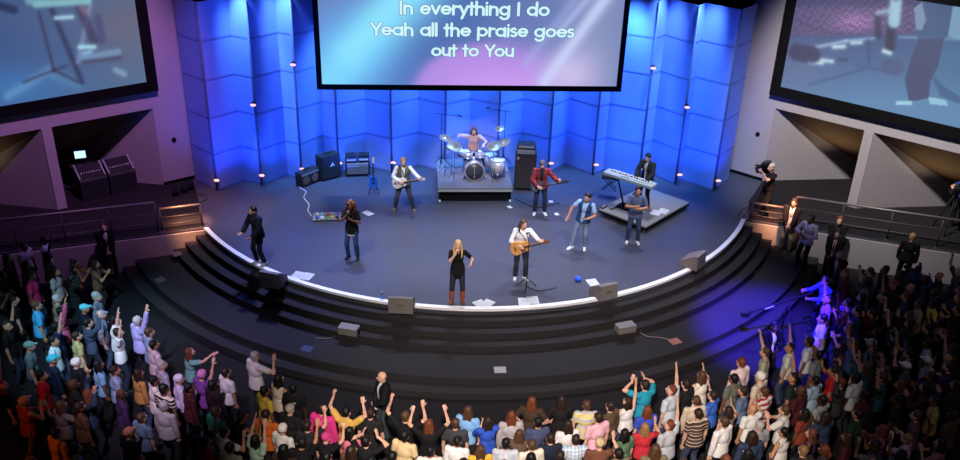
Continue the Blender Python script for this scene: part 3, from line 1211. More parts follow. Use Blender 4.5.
t, w = amp('combo_amplifier', 'small black combo amplifier, lowest of the row by the blue backdrop', (301.7, 188.5), (320, 181), 0.46, 0.28)
for s in (-1, 1):
    m = MB(); m.lathe([(0, 0), (0, 0.13), (0.01, 0.13), (0.01, 0.115), (0.004, 0.02), (0.012, 0.0)], (s * w * 0.24, -0.012, 0.20), (0, -1, 0), 20)
    sub(m, 'speaker_cone', mat('paper_cone', (116, 92, 78), 0.8), t)
t, w = amp('speaker_cabinet', 'tall black guitar speaker cabinet with a small white badge beside the combo amplifier', (322, 182), (341, 177), 0.80, 0.36, False)
m = MB(); m.prism([(-0.09, 0), (-0.02, 0), (0.03, 0.10), (0.00, 0.12), (-0.03, 0.06)], 0.008, Matrix.Translation((0.05, -0.015, 0.46)) @ Matrix.Rotation(PI / 2, 4, 'X'))
m.prism([(0.02, 0.0), (0.07, 0), (0.04, 0.07)], 0.008, Matrix.Translation((0.05, -0.015, 0.46)) @ Matrix.Rotation(PI / 2, 4, 'X'))
sub(m, 'badge', M_WHITE, t)
c, rz, ww = base2((346, 177.5), (370, 176.5))
t = thing('flight_case', 'low grey road case on castors under the amplifier heads by the backdrop', 'case', c, rz)
m = MB(); m.box((0, 0.22, 0.27), (ww, 0.42, 0.36), None, 0.015); sub(m, 'case_body', M_GREY, t)
for s in (-1, 1):
    m = MB(); m.box((s * (ww / 2 - 0.02), 0.22, 0.27), (0.05, 0.44, 0.40), None, 0.01); sub(m, 'end_panel', M_TOLEX, t)
    for y in (0.06, 0.38):
        m = MB(); m.rod((s * (ww / 2 - 0.08) - 0.015, y, 0.045), (s * (ww / 2 - 0.08) + 0.015, y, 0.045), 0.045, 0.045, 12); sub(m, 'castor', M_RUBBER, t)
for i in range(3):
    m = MB(); m.box((-0.22 + i * 0.22, 0.006, 0.27), (0.09, 0.02, 0.07), None, 0.006); sub(m, 'latch', M_CHROME, t)
m = MB(); m.box((0, 0.004, 0.37), (ww - 0.1, 0.015, 0.025)); sub(m, 'edge_strip', M_SILVER, t)
for k, (x, lab) in enumerate(((-0.19, 'black amplifier head, nearer the tall cabinet, standing on the grey road case'), (0.20, 'black amplifier head nearer the blue guitar, standing on the grey road case'))):
    u = V((math.cos(rz), math.sin(rz), 0)); v = V((-u.y, u.x, 0))
    h = thing('amplifier_head', lab, 'amplifier', c + u * x + v * 0.22 + V((0, 0, 0.472)), rz, 'amplifier heads on the road case')
    m = MB(); m.box((0, 0, 0.12), (0.36, 0.28, 0.24), None, 0.015); sub(m, 'cabinet', M_TOLEX, h)
    m = MB(); m.box((0, -0.143, 0.09), (0.31, 0.012, 0.09), None, 0.003); pn = sub(m, 'control_panel', M_SILVER if k else M_GREY, h)
    for i in range(5):
        kk = MB(); kk.rod((-0.12 + 0.06 * i, -0.145, 0.09), (-0.12 + 0.06 * i, -0.17, 0.09), 0.014, 0.012, 10); sub(kk, 'knob', M_WHITE, pn)
    m = MB(); m.tube([(-0.08, 0, 0.24), (-0.06, 0, 0.275), (0.06, 0, 0.275), (0.08, 0, 0.24)], 0.012, 8); sub(m, 'handle', M_RUBBER, h)

# bass stack
c, rz, ww = base2((513.7, 190), (534.7, 191))
t = thing('bass_cabinet', 'tall dark bass speaker cabinet beside the drum riser', 'amplifier', c, rz)
m = MB(); m.box((0, 0.21, 0.62), (ww, 0.42, 1.16), None, 0.02); sub(m, 'cabinet', M_TOLEX, t)
m = MB(); m.box((0, -0.006, 0.62), (ww - 0.07, 0.02, 1.07), None, 0.005); sub(m, 'grille', mat('brown_grille', (52, 44, 46), 0.9, var=0.3, scale=120), t)
m = MB(); m.box((-ww / 2 + 0.09, -0.02, 1.09), (0.07, 0.01, 0.07), None, 0.003); sub(m, 'badge', M_SILVER, t)
for x in (-ww / 2 + 0.07, ww / 2 - 0.07):
    for y in (0.07, 0.36):
        m = MB(); m.rod((x, y, 0), (x, y, 0.05), 0.03, 0.03, 10); sub(m, 'foot', M_RUBBER, t)
u = V((math.cos(rz), math.sin(rz), 0)); v = V((-u.y, u.x, 0))
for k, (z, hh, wd, lab) in enumerate(((1.202, 0.18, 0.60, 'silver-fronted bass amplifier head directly on the tall bass cabinet'), (1.384, 0.14, 0.54, 'small rack unit topmost on the bass amplifier stack'))):
    h = thing('bass_amplifier', lab, 'amplifier', c + v * 0.21 + V((0, 0, z)), rz)
    m = MB(); m.box((0, 0, hh / 2), (wd, 0.36, hh), None, 0.012); sub(m, 'cabinet', M_TOLEX, h)
    m = MB(); m.box((0, -0.183, hh / 2), (wd - 0.05, 0.012, hh - 0.05), None, 0.003); pn = sub(m, 'control_panel', M_SILVER if k == 0 else M_GREY, h)
    for i in range(6):
        kk = MB(); kk.rod((-wd * .38 + wd * 0.15 * i, -0.185, hh / 2), (-wd * .38 + wd * 0.15 * i, -0.21, hh / 2), 0.015, 0.013, 10); sub(kk, 'knob', M_RUBBER if k == 0 else M_WHITE, pn)


# guitars: x along the neck, y towards the back of the instrument, z up across the strings
def outline(kind):
    if kind == 'acoustic':
        up = [(-0.24, 0.0), (-0.235, 0.07), (-0.20, 0.145), (-0.13, 0.19), (-0.05, 0.18), (0.02, 0.145), (0.08, 0.118), (0.14, 0.122), (0.20, 0.135), (0.245, 0.11), (0.265, 0.05), (0.27, 0.0)]
        lo = [(x, -y) for x, y in reversed(up[1:-1])]
        return up + lo, 0.105
    if kind == 'hollow':
        up = [(-0.22, 0.0), (-0.215, 0.07), (-0.18, 0.14), (-0.12, 0.175), (-0.05, 0.168), (0.02, 0.135), (0.08, 0.115), (0.14, 0.125), (0.19, 0.12), (0.215, 0.08), (0.22, 0.03)]
        lo = [(0.20, -0.03), (0.16, -0.06), (0.19, -0.12), (0.13, -0.13), (0.08, -0.115), (0.02, -0.135), (-0.05, -0.168), (-0.12, -0.175), (-0.18, -0.14), (-0.215, -0.07)]
        return up + lo, 0.06
    up = [(-0.20, 0.0), (-0.195, 0.06), (-0.17, 0.125), (-0.10, 0.16), (-0.03, 0.14), (0.03, 0.112), (0.09, 0.115), (0.15, 0.14), (0.205, 0.15), (0.22, 0.13), (0.18, 0.09), (0.15, 0.035)]
    lo = [(0.15, -0.035), (0.17, -0.08), (0.19, -0.115), (0.165, -0.13), (0.11, -0.12), (0.04, -0.11), (-0.03, -0.135), (-0.10, -0.155), (-0.17, -0.115), (-0.195, -0.05)]
    return up + lo, 0.045


def smooth_loop(pts, n=2):
    for _ in range(n):
        q = []
        for i, p in enumerate(pts):
            r = pts[(i + 1) % len(pts)]
            q += [(p[0] * .75 + r[0] * .25, p[1] * .75 + r[1] * .25), (p[0] * .25 + r[0] * .75, p[1] * .25 + r[1] * .75)]
        pts = q
    return pts


def guitar(name, label, cat, kind, mtx, body_c, scale=0.65, neck_c=(150, 96, 60), head_c=None, strap=None, group=None):
    t = thing(name, label, cat, (0, 0, 0), 0, group)
    t.matrix_world = mtx
    pts, th = outline(kind)
    S = Matrix.Rotation(PI / 2, 4, 'X')
    m = MB(); m.prism(smooth_loop(pts), th, Matrix.Translation((0, th / 2, 0)) @ S)
    bmesh.ops.bevel(m.bm, geom=[e for e in m.bm.edges if len(e.link_faces) == 2 and e.calc_face_angle(0) > 1.2], offset=0.010, segments=2, affect='EDGES', profile=0.6)
    sub(m, 'body', mat('guitar_%d_%d_%d' % body_c, body_c, 0.25, var=0.08, scale=6), t)
    f = -th / 2
    x1 = 0.22 + scale * 0.62
    m = MB(); m.box(((0.12 + x1) / 2, f - 0.006, 0), (x1 - 0.12, 0.030, 0.052), None, 0.008)
    nk = sub(m, 'neck', mat('neck_%d_%d_%d' % neck_c, neck_c, 0.5, var=0.1), t)
    m = MB(); m.box(((0.12 + x1) / 2, f - 0.023, 0), (x1 - 0.12, 0.006, 0.048)); sub(m, 'fingerboard', mat('rosewood', (52, 32, 26), 0.5), nk)
    hc = head_c or neck_c
    m = MB(); m.prism([(0, -0.024), (0.02, -0.042), (0.17, -0.036), (0.18, 0.0), (0.17, 0.036), (0.02, 0.042), (0, 0.024)], 0.016, Matrix.Translation((x1, f + 0.008, 0)) @ S)
    hd = sub(m, 'headstock', mat('headstock_%d_%d_%d' % hc, hc, 0.35, var=0.05), t)
    for s in (-1, 1):
        for i in range(3 if kind != 'bass' else 2):
            m = MB(); m.rod((x1 + 0.04 + i * 0.05, f, s * 0.036), (x1 + 0.04 + i * 0.05, f, s * 0.064), 0.007, 0.010, 8); sub(m, 'tuning_peg', M_CHROME, hd)
    m = MB()
    for i in range(6 if kind != 'bass' else 4):
        zz = (i - 2.5) * 0.0075 if kind != 'bass' else (i - 1.5) * 0.011
        m.rod((-0.12, f - 0.022, zz * 1.25), (x1 + 0.02, f - 0.029, zz), 0.0009, 0.0009, 4)
    sub(m, 'strings', M_CHROME, t)
    if kind == 'acoustic':
        m = MB(); m.rod((0.085, f + 0.002, 0), (0.085, f - 0.003, 0), 0.052, 0.052, 28); sub(m, 'sound_hole', M_BLACK, t)
        m = MB(); m.box((-0.12, f - 0.008, 0), (0.025, 0.016, 0.15), None, 0.005); sub(m, 'bridge', mat('rosewood', (52, 32, 26), 0.5), t)
        m = MB(); m.prism(smooth_loop([(0.03, -0.02), (0.12, -0.055), (0.13, -0.10), (0.04, -0.13), (0.0, -0.08)]), 0.004, Matrix.Translation((0, f, 0)) @ S); sub(m, 'pickguard', mat('tortoise', (96, 44, 26), 0.3), t)
    else:
        for x in (0.09, -0.02):
            m = MB(); m.box((x, f - 0.008, 0), (0.036, 0.016, 0.085), None, 0.004); sub(m, 'pickup', M_CHROME if kind == 'hollow' else M_BLACK, t)
        m = MB(); m.box((-0.11, f - 0.008, 0), (0.03, 0.016, 0.09), None, 0.004); sub(m, 'bridge', M_CHROME, t)
        if kind == 'hollow':
            m = MB(); m.box((-0.165, f - 0.006, 0), (0.08, 0.012, 0.025), None, 0.004); sub(m, 'tailpiece', M_CHROME, t)
        for i in range(3):
            m = MB(); m.rod((-0.13 + 0.045 * i, f, -0.105 + 0.004 * i), (-0.13 + 0.045 * i, f - 0.02, -0.105), 0.012, 0.010, 10); sub(m, 'knob', M_CHROME, t)
    if strap:
        m = MB(); m.tube(strap[0], 0.012, 6); sub(m, 'strap', cloth(strap[1]), t)
    return t


def orient(origin, x, up):
    x = V(x).normalized()
    z = V(up)
    z = (z - x * z.dot(x)).normalized()
    y = z.cross(x)
    m = Matrix((x, y, z)).transposed().to_4x4()
    m.translation = origin
    return m


# blue guitar standing in its own stand
gb = G(374, 193.5)
t = thing('guitar_stand', 'black tubular stand holding the blue electric guitar', 'stand', gb)
m = MB(); m.tube([(0, 0.16, 0), (0, 0.10, 0.42), (0, 0.06, 0.52)], 0.011, 8); sub(m, 'upright', M_BLACK, t)
for s in (-1, 1):
    m = MB(); m.tube([(0, 0.10, 0.30), (s * 0.12, 0.0, 0.16), (s * 0.17, -0.12, 0.01)], 0.011, 8); sub(m, 'leg', M_BLACK, t)
    m = MB(); m.tube([(s * 0.09, 0.03, 0.20), (s * 0.09, -0.10, 0.18), (s * 0.09, -0.11, 0.21)], 0.010, 8); sub(m, 'cradle', M_BLACK, t)
guitar('electric_guitar', 'metallic blue electric guitar with pale neck resting upright in a stand', 'guitar', 'solid', orient(gb + V((0, -0.04, 0.40)), (0, 0.15, 1), (-1, 0, 0)), (24, 96, 190), 0.62, (196, 150, 96), (216, 190, 150))

# pedal board with its pedals
c, rz, ww = base2((313, 221.5), (341.5, 220.5))
t = thing('pedalboard', 'flat grey pedalboard frame on the stage behind the curly-haired singer', 'pedalboard', c, rz)
m = MB(); m.box((0, 0.19, 0.05), (ww, 0.38, 0.02), Matrix.Rotation(R(7), 3, 'X'), 0.005); sub(m, 'board', M_GREY, t)
for s in (-1, 1):
    m = MB(); m.box((s * (ww / 2 - 0.02), 0.19, 0.035), (0.03, 0.38, 0.06), None, 0.005); sub(m, 'side_rail', M_SILVER, t)
m = MB(); m.box((0, 0.0, 0.045), (ww, 0.02, 0.035), None, 0.004); sub(m, 'front_rail', M_SILVER, t)
u = V((math.cos(rz), math.sin(rz), 0)); v = V((-u.y, u.x, 0))
pc = [((44, 90, 200), 'blue'), ((230, 230, 235), 'white'), ((70, 160, 90), 'green'), ((210, 180, 60), 'yellow'), ((40, 42, 50), 'black'), ((214, 214, 220), 'silver'), ((110, 190, 230), 'pale blue'), ((200, 80, 60), 'red'), ((150, 150, 158), 'grey'), ((120, 80, 170), 'purple')]
for i, (cc, nm) in enumerate(pc):
    r_, q = divmod(i, 5)
    x = (q - 2) * ww * 0.175
    y = 0.09 + 0.19 * r_
    pt = thing('effect_pedal', '%s effect pedal in the %s row on the pedalboard' % (nm, 'back' if r_ else 'front'), 'pedal', c + u * x + v * y + V((0, 0, 0.062 + 0.12 * (y - 0.19))), rz, 'effect pedals on the pedalboard')
    m = MB(); m.box((0, 0, 0.028), (0.085, 0.13, 0.05), None, 0.006); sub(m, 'housing', mat('pedal_' + nm.replace(' ', '_'), cc, 0.4, var=0.04), pt)
    m = MB(); m.rod((0, -0.035, 0.05), (0, -0.035, 0.068), 0.014, 0.012, 10); sub(m, 'footswitch', M_CHROME, pt)
    for s in (-1, 1):
        m = MB(); m.rod((s * 0.022, 0.035, 0.05), (s * 0.022, 0.035, 0.068), 0.010, 0.008, 8); sub(m, 'knob', M_RUBBER if nm != 'black' else M_WHITE, pt)


def cable(name, label, pts, r, m, z=STG):
    q = [G(px, py, z) + V((0, 0, r + 0.002)) for px, py in pts]
    out = []
    for i in range(len(q) - 1):
        p0, p1, p2, p3 = q[max(i - 1, 0)], q[i], q[i + 1], q[min(i + 2, len(q) - 1)]
        for k in range(8):
            f = k / 8
            out.append(0.5 * ((2 * p1) + (p2 - p0) * f + (2 * p0 - 5 * p1 + 4 * p2 - p3) * f * f + (3 * p1 - p0 - 3 * p2 + p3) * f ** 3))
    out.append(q[-1])
    mb = MB(); mb.tube(out, r, 6)
    return tag(mb.build(name, m), label, 'cable')


M_CABLE_W = mat('pale_cable', (206, 204, 212), 0.6, var=0.03)
cable('cable', 'pale coiled guitar cable running from the combo amplifier to the pedalboard', [(297, 183), (300, 188), (306, 192), (304, 198), (309, 205), (308, 211), (312, 217)], 0.014, M_CABLE_W)
cable('cable', 'thin dark cable on the stage behind the bass player and drums', [(515, 199), (525, 204), (536, 208), (548, 206), (560, 203)], 0.010, M_RUBBER)
cable('cable', 'thin dark microphone cable lying on the stage to the right of the acoustic guitarist', [(526, 287), (538, 291), (548, 290), (556, 288)], 0.010, M_RUBBER)

# ------------------------------------------------------------------ drum riser and kit
rp, rq = V((-1.30, 24.67, STG)), V((0.94, 24.85, STG))
RRZ = math.atan2(rq.y - rp.y, rq.x - rp.x)
RC = (rp + rq) / 2
RW, RD, RH = 2.26, 2.25, 0.50
ru = V((math.cos(RRZ), math.sin(RRZ), 0)); rv = V((-ru.y, ru.x, 0))
t = thing('drum_riser', 'square grey-topped drum riser on castors at the back of the stage', 'platform', RC, RRZ)
m = MB(); m.box((0, RD / 2, RH - 0.03), (RW, RD, 0.06), None, 0.008); sub(m, 'deck', mat('riser_carpet', (104, 102, 110), 0.85, var=0.1, scale=30), t)
m = MB()
for a_, s_ in (((0, 0.01, RH - 0.09), (RW, 0.04, 0.07)), ((0, RD - 0.01, RH - 0.09), (RW, 0.04, 0.07)), ((-RW / 2 + 0.02, RD / 2, RH - 0.09), (0.04, RD, 0.07)), ((RW / 2 - 0.02, RD / 2, RH - 0.09), (0.04, RD, 0.07))):
    m.box(a_, s_)
sub(m, 'frame', M_SILVER, t)
m = MB(); m.box((0, 0.10, RH / 2 - 0.02), (RW - 0.16, 0.01, RH - 0.16)); sub(m, 'skirt', M_BLACK, t)
for x in (-RW / 2 + 0.06, RW / 2 - 0.06):
    for y in (0.06, RD - 0.06):
        m = MB(); m.rod((x, y, 0.09), (x, y, RH - 0.05), 0.03, 0.03, 10); lg = sub(m, 'leg', M_BLACK, t)
        m = MB(); m.rod((x - 0.025, y, 0.05), (x + 0.025, y, 0.05), 0.05, 0.05, 14); sub(m, 'castor', M_WHITE, lg)
RT0 = STG + RH


def on_riser(x, y, z=0.0):
    return RC + ru * x + rv * y + V((0, 0, RH + z))


M_SHELL = mat('drum_shell', (186, 182, 200), 0.25, 0.2, var=0.05)
M_HEAD = mat('drum_head', (206, 206, 212), 0.6, var=0.02)
M_KICK = mat('kick_head', (58, 60, 74), 0.35, var=0.1)
M_BRASS = mat('cymbal_bronze', (172, 146, 112), 0.3, 0.6, var=0.06)


def drum(name, label, x, y, z, r, h, axis, legs=0, head=M_HEAD, tilt=None):
    t = thing(name, label, 'drum', on_riser(x, y), RRZ, 'drum kit')
    ax = V(axis).normalized()
    o = V((0, 0, z))
    m = MB(); m.lathe([(0, r * 0.96), (0, r), (h, r), (h, r * 0.96), (0, r * 0.96)], o, ax, 32); sub(m, 'shell', M_SHELL, t)
    for k, (hh, mm) in enumerate(((0.0, M_HEAD), (h, head))):
        m = MB(); m.rod(o + ax * (hh - 0.006), o + ax * (hh + 0.006), r * 0.97, r * 0.97, 32); sub(m, 'drum_head', mm, t)
        m = MB(); m.lathe([(-0.012, r * 1.0), (-0.012, r * 1.045), (0.014, r * 1.045), (0.014, r * 1.0), (-0.012, r * 1.0)], o + ax * hh, ax, 32); sub(m, 'hoop', M_CHROME, t)
    m = MB()
    xx = ax.orthogonal().normalized(); yy = ax.cross(xx)
    for i in range(8):
        d = xx * math.cos(i * PI / 4 + .3) + yy * math.sin(i * PI / 4 + .3)
        m.rod(o + d * (r + 0.012), o + d * (r + 0.012) + ax * h, 0.006, 0.006, 6)
    sub(m, 'tension_rods', M_CHROME, t)
    for i in range(legs):
        a = 2 * PI * i / legs + 0.5
        d = V((math.cos(a), math.sin(a), 0))
        lz = z if abs(ax.z) > 0.5 else z - r * 0.3
        m = MB(); m.tube([o + d * (r + 0.02) + V((0, 0, 0.08 if abs(ax.z) > .5 else -r * 0.3)), V((0, 0, 0)) + d * (r + 0.06)], 0.010, 6); sub(m, 'leg', M_CHROME, t)
    return t


t = thing('bass_drum', 'bass drum with dark front head at the middle of the drum kit', 'drum', on_riser(0.0, 0.75), RRZ, 'drum kit')
for nm, rows, mm in (('shell', [(0, 0.27), (0, 0.285), (0.42, 0.285), (0.42, 0.27), (0, 0.27)], M_SHELL), ('front_head', [(-0.004, 0), (-0.004, 0.272), (0.004, 0.272), (0.004, 0)], M_KICK), ('back_head', [(0.416, 0), (0.416, 0.272), (0.424, 0.272), (0.424, 0)], M_HEAD),
                     ('hoop', [(-0.03, 0.275), (-0.03, 0.305), (0.02, 0.305), (0.02, 0.275), (-0.03, 0.275)], M_SILVER), ('hoop', [(0.40, 0.275), (0.40, 0.305), (0.45, 0.305), (0.45, 0.275), (0.40, 0.275)], M_SILVER)):
    m = MB(); m.lathe(rows, (0, -0.2, 0.30), (0, 1, 0), 36); sub(m, nm, mm, t)
m = MB(); m.box((0, -0.207, 0.30), (0.012, 0.004, 0.5)); sub(m, 'head_stripe', M_SILVER, t)
for s in (-1, 1):
    m = MB(); m.tube([(s * 0.26, -0.12, 0.2), (s * 0.36, -0.26, 0.0)], 0.011, 6); sub(m, 'leg', M_CHROME, t)
drum('rack_tom', 'smaller mounted tom above the bass drum, nearer the hi-hat', -0.19, 0.80, 0.64, 0.14, 0.19, (0, 0.35, 1))
drum('rack_tom', 'second mounted tom above the bass drum, nearer the floor toms', 0.17, 0.80, 0.64, 0.15, 0.20, (0, 0.35, 1))
drum('floor_tom', 'floor tom on three legs, nearer the drummer', 0.55, 1.15, 0.24, 0.20, 0.38, (0, 0, 1), 3)
drum('floor_tom', 'floor tom at the outer edge of the kit by the bass cabinet', 0.72, 0.72, 0.22, 0.22, 0.40, (0, 0, 1), 3)
drum('snare_drum', 'shallow snare drum on its stand in front of the drummer', -0.30, 1.22, 0.56, 0.175, 0.14, (0, 0.08, 1))
m = MB(); m.rod((0, 0, 0), (0, 0, 0.56), 0.012, 0.012, 8)
for i in range(3):
    a = i * 2.1
    m.tube([(0, 0, 0.25), (0.22 * math.cos(a), 0.22 * math.sin(a), 0)], 0.009, 6)
    m.tube([(0, 0, 0.46), (0.17 * math.cos(a), 0.17 * math.sin(a), 0.555)], 0.008, 6)
sub(m, 'snare_stand', M_CHROME, bpy.data.objects['snare_drum'])


def tripod(t, h, r=0.24, m_=None):
    for i in range(3):
        a = i * 2.094 + 0.4
        m = MB(); m.tube([(0, 0, 0.30), (r * math.cos(a), r * math.sin(a), 0.008)], 0.010, 6); sub(m, 'leg', m_ or M_CHROME, t)
    m = MB(); m.rod((0, 0, 0.06), (0, 0, h), 0.013, 0.009, 8); sub(m, 'pole', m_ or M_CHROME, t)


def cymbal(label, x, y, h, r, tilt, n=1, name='cymbal'):
    t = thing(name, label, 'cymbal', on_riser(x, y), RRZ, 'drum kit')
    tripod(t, h + 0.03)
    ax = V(tilt).normalized()
    for i in range(n):
        m = MB()
        s = -1 if i else 1
        rows = [(0.0, r), (0.012, r * 0.6), (0.022, r * 0.2), (0.045, r * 0.12), (0.05, 0), (0.046, 0), (0.04, r * 0.11), (0.017, r * 0.2), (0.007, r * 0.6), (-0.004, r), (0.0, r)]
        m.lathe([(s * a, b) for a, b in rows], V((0, 0, h + (-0.035 if i else 0))), ax, 28)
        sub(m, 'cymbal_plate', M_BRASS, t)


cymbal('hi-hat pair on its stand at the left of the drum kit', -0.68, 1.10, 0.88, 0.17, (0, -0.05, 1), 2, 'hi_hat')
cymbal('large crash cymbal tilted over the left front of the drum kit', -0.62, 0.55, 1.13, 0.23, (0.22, -0.35, 1))
cymbal('second crash cymbal set higher behind the hi-hat', -0.88, 1.0, 1.22, 0.20, (0.3, -0.2, 1))
cymbal('crash cymbal over the right side of the drum kit', 0.55, 0.50, 1.16, 0.22, (-0.2, -0.35, 1))
cymbal('broad ride cymbal beside the floor toms', 0.88, 1.05, 1.05, 0.25, (-0.35, -0.15, 1))
cymbal('small splash cymbal high at the right rear of the kit', 0.80, 1.35, 1.40, 0.15, (-0.3, -0.3, 1))


def mic_shape(p, d, L=0.17):
    m = MB()
    p, d = V(p), V(d).normalized()
    m.mi = 0
    m.rod(p - d * L, p - d * 0.01, 0.010, 0.017, 10)
    m.mi = 1
    m.ell(p + d * 0.015, (0.026, 0.026, 0.028), None, 10, 8)
    return m


def boom(label, base, h, tip, m_=None):
    t = thing('microphone_stand', label, 'microphone stand', base, 0)
    tripod(t, h, 0.28, m_ or M_BLACK)
    d = V(tip) - V((0, 0, h))
    m = MB(); m.tube([V((0, 0, h)) - d * 0.3, V(tip)], 0.009, 6); sub(m, 'boom_arm', m_ or M_BLACK, t)
    mm = mic_shape(tip, d + V((0, 0, -0.3))); o = mm.build('microphone', [M_BLACK, M_GREY], t)
    return t


boom('overhead microphone stand at the left rear of the drum riser', on_riser(-0.98, 1.75), 1.72, (0.62, -0.35, 1.78))
boom('overhead microphone stand at the right rear of the drum riser', on_riser(1.0, 1.80), 1.80, (-0.62, -0.3, 1.98))
t = thing('drum_stool', 'round black drum stool under the drummer', 'stool', on_riser(0.02, 1.62), RRZ)
m = MB(); m.lathe([(0, 0), (0, 0.16), (0.05, 0.18), (0.08, 0.16), (0.085, 0)], (0, 0, 0.44), (0, 0, 1), 24); sub(m, 'seat', M_RUBBER, t)
tripod(t, 0.45)
# ------------------------------------------------------------------ keyboard platform
pa, pb, pcn = V((3.51, 24.15, 0)), V((4.74, 23.05, 0)), V((6.24, 24.92, 0))
eu_ = (pb - pa).normalized()
prz = math.atan2(eu_.y, eu_.x)
ev_ = V((-eu_.y, eu_.x, 0))
PW, PD, PH = (pb - pa).length, (pcn - pb).dot(ev_), 0.22
PH = 0.22
t = thing('keyboard_platform', 'low grey platform carrying the keyboard player, set at an angle', 'platform', (pa.x, pa.y, STG), prz)
m = MB(); m.box((PW / 2, PD / 2, PH - 0.025), (PW, PD, 0.05), None, 0.006); sub(m, 'deck', mat('platform_top', (122, 118, 116), 0.8, var=0.08, scale=20), t)
m = MB()
for a_, s_ in (((PW / 2, 0.02, PH - 0.08), (PW, 0.04, 0.06)), ((PW / 2, PD - 0.02, PH - 0.08), (PW, 0.04, 0.06)), ((0.02, PD / 2, PH - 0.08), (0.04, PD, 0.06)), ((PW - 0.02, PD / 2, PH - 0.08), (0.04, PD, 0.06))):
    m.box(a_, s_)
sub(m, 'frame', M_BLACK, t)
for x in (0.08, PW - 0.08):
    for y in (0.08, PD - 0.08):
        m = MB(); m.rod((x, y, 0.0), (x, y, PH - 0.05), 0.035, 0.03, 10); sub(m, 'castor', M_GREY, t)


def on_plat(x, y, z=0.0):
    return V((pa.x, pa.y, STG + PH + z)) + eu_ * x + ev_ * y


ka, kb = G(603, 173.5, STG + PH + 0.93), G(651.5, 189, STG + PH + 0.93)
kd = (kb - ka)
KL = min(kd.length, 1.75)
krz = math.atan2(kd.y, kd.x)
ku = V((math.cos(krz), math.sin(krz), 0)); kv = V((-ku.y, ku.x, 0))
kc = (ka + kb) / 2
kbase = V((kc.x, kc.y, STG + PH))
t = thing('keyboard_stand', 'black folding stand under the stage keyboard', 'stand', kbase, krz)
for s in (-1, 1):
    m = MB(); m.box((s * 0.42, 0.19, 0.88), (0.05, 0.34, 0.03), None, 0.005); sub(m, 'arm', M_BLACK, t)
    m = MB(); m.tube([(s * 0.42, 0.19, 0.87), (s * 0.10, 0.17, 0.03)] if s < 0 else [(s * 0.42, 0.15, 0.87), (-0.12, 0.15, 0.03)], 0.024, 8); sub(m, 'leg', M_BLACK, t)
m = MB(); m.box((-0.02, 0.17, 0.02), (0.55, 0.40, 0.03), None, 0.008); sub(m, 'foot_bar', M_BLACK, t)
t = thing('stage_keyboard', 'long pale stage keyboard on a black stand, angled across the platform', 'keyboard', V((kc.x, kc.y, STG + PH + 0.898)), krz)
m = MB(); m.box((0, 0.17, 0.05), (KL, 0.36, 0.09), None, 0.012); sub(m, 'case', mat('keyboard_case', (170, 182, 178), 0.45, var=0.05), t)
m = MB(); m.box((0.02, 0.26, 0.099), (KL - 0.22, 0.16, 0.014), None, 0.002); kk_ = sub(m, 'white_keys', M_WHITE, t)
m = MB()
nk_ = 52
for i in range(nk_):
    if i % 7 in (0, 1, 3, 4, 5):
        x = 0.02 - (KL - 0.22) / 2 + (i + 1) * (KL - 0.22) / nk_
        m.box((x, 0.225, 0.112), (0.012, 0.09, 0.014))
sub(m, 'black_keys', M_BLACK, t)
m = MB(); m.box((-0.1, 0.07, 0.098), (0.30, 0.07, 0.01)); sub(m, 'display', mat('display_glow', (150, 200, 210), emit=0.5), t)
for i in range(6):
    m = MB(); m.rod((0.2 + i * 0.08, 0.07, 0.095), (0.2 + i * 0.08, 0.07, 0.115), 0.016, 0.013, 10); sub(m, 'knob', M_RUBBER, t)
KEYB = (kc, ku, kv, krz)
bp = G(609, 191.5, STG + PH)
t = thing('keyboard_bench', 'black keyboard bench with crossed legs at the back of the platform', 'bench', bp + V((0.02, 0.12, 0)), prz + 0.5)
m = MB(); m.box((0, 0, 0.44), (0.52, 0.28, 0.08), None, 0.02); sub(m, 'seat', M_RUBBER, t)
for s in (-1, 1):
    for q in (-1, 1):
        m = MB(); m.tube([(q * 0.22, s * 0.10, 0.41), (-q * 0.22, s * 0.10, 0.015)], 0.014, 6); sub(m, 'leg', M_BLACK, t)
for k, (px, py, lab) in enumerate(((604, 207.5, 'small black foot pedal at the front corner of the keyboard platform'), (613, 208.5, 'black foot pedal beside the foot of the keyboard stand'))):
    t = thing('foot_pedal', lab, 'pedal', G(px, py, STG + PH), prz, 'foot pedals on the platform')
    m = MB(); m.box((0, 0, 0.02), (0.10, 0.24, 0.036), None, 0.008); sub(m, 'base', M_RUBBER, t)
    m = MB(); m.box((0, -0.02, 0.05), (0.07, 0.18, 0.018), Matrix.Rotation(R(8), 3, 'X'), 0.004); sub(m, 'treadle', M_GREY, t)


# ------------------------------------------------------------------ things on the stage floor and steps
def sheet_paper(px, py, rz, label, w=0.28, h=0.36, z=STG, group='song sheets on the floor', lift=0.0, curl=0.01):
    m = MB()
    n = 6
    top = []
    for j in range(n + 1):
        row = []
        for i in range(2):
            row.append(m.bm.verts.new((-w / 2 + w * i, -h / 2 + h * j / n, 0.006 + curl * (j / n - 0.5) ** 2 * 4)))
        top.append(row)
    for j in range(n):
        m.bm.faces.new((top[j][0], top[j][1], top[j + 1][1], top[j + 1][0]))
    bmesh.ops.solidify(m.bm, geom=m.bm.faces[:], thickness=0.003)
    o = m.build('song_sheet', M_PAPER)
    o.location = G(px, py, z) + V((0, 0, lift))
    o.rotation_euler = (0, 0, rz)
    return tag(o, label, 'paper', group)


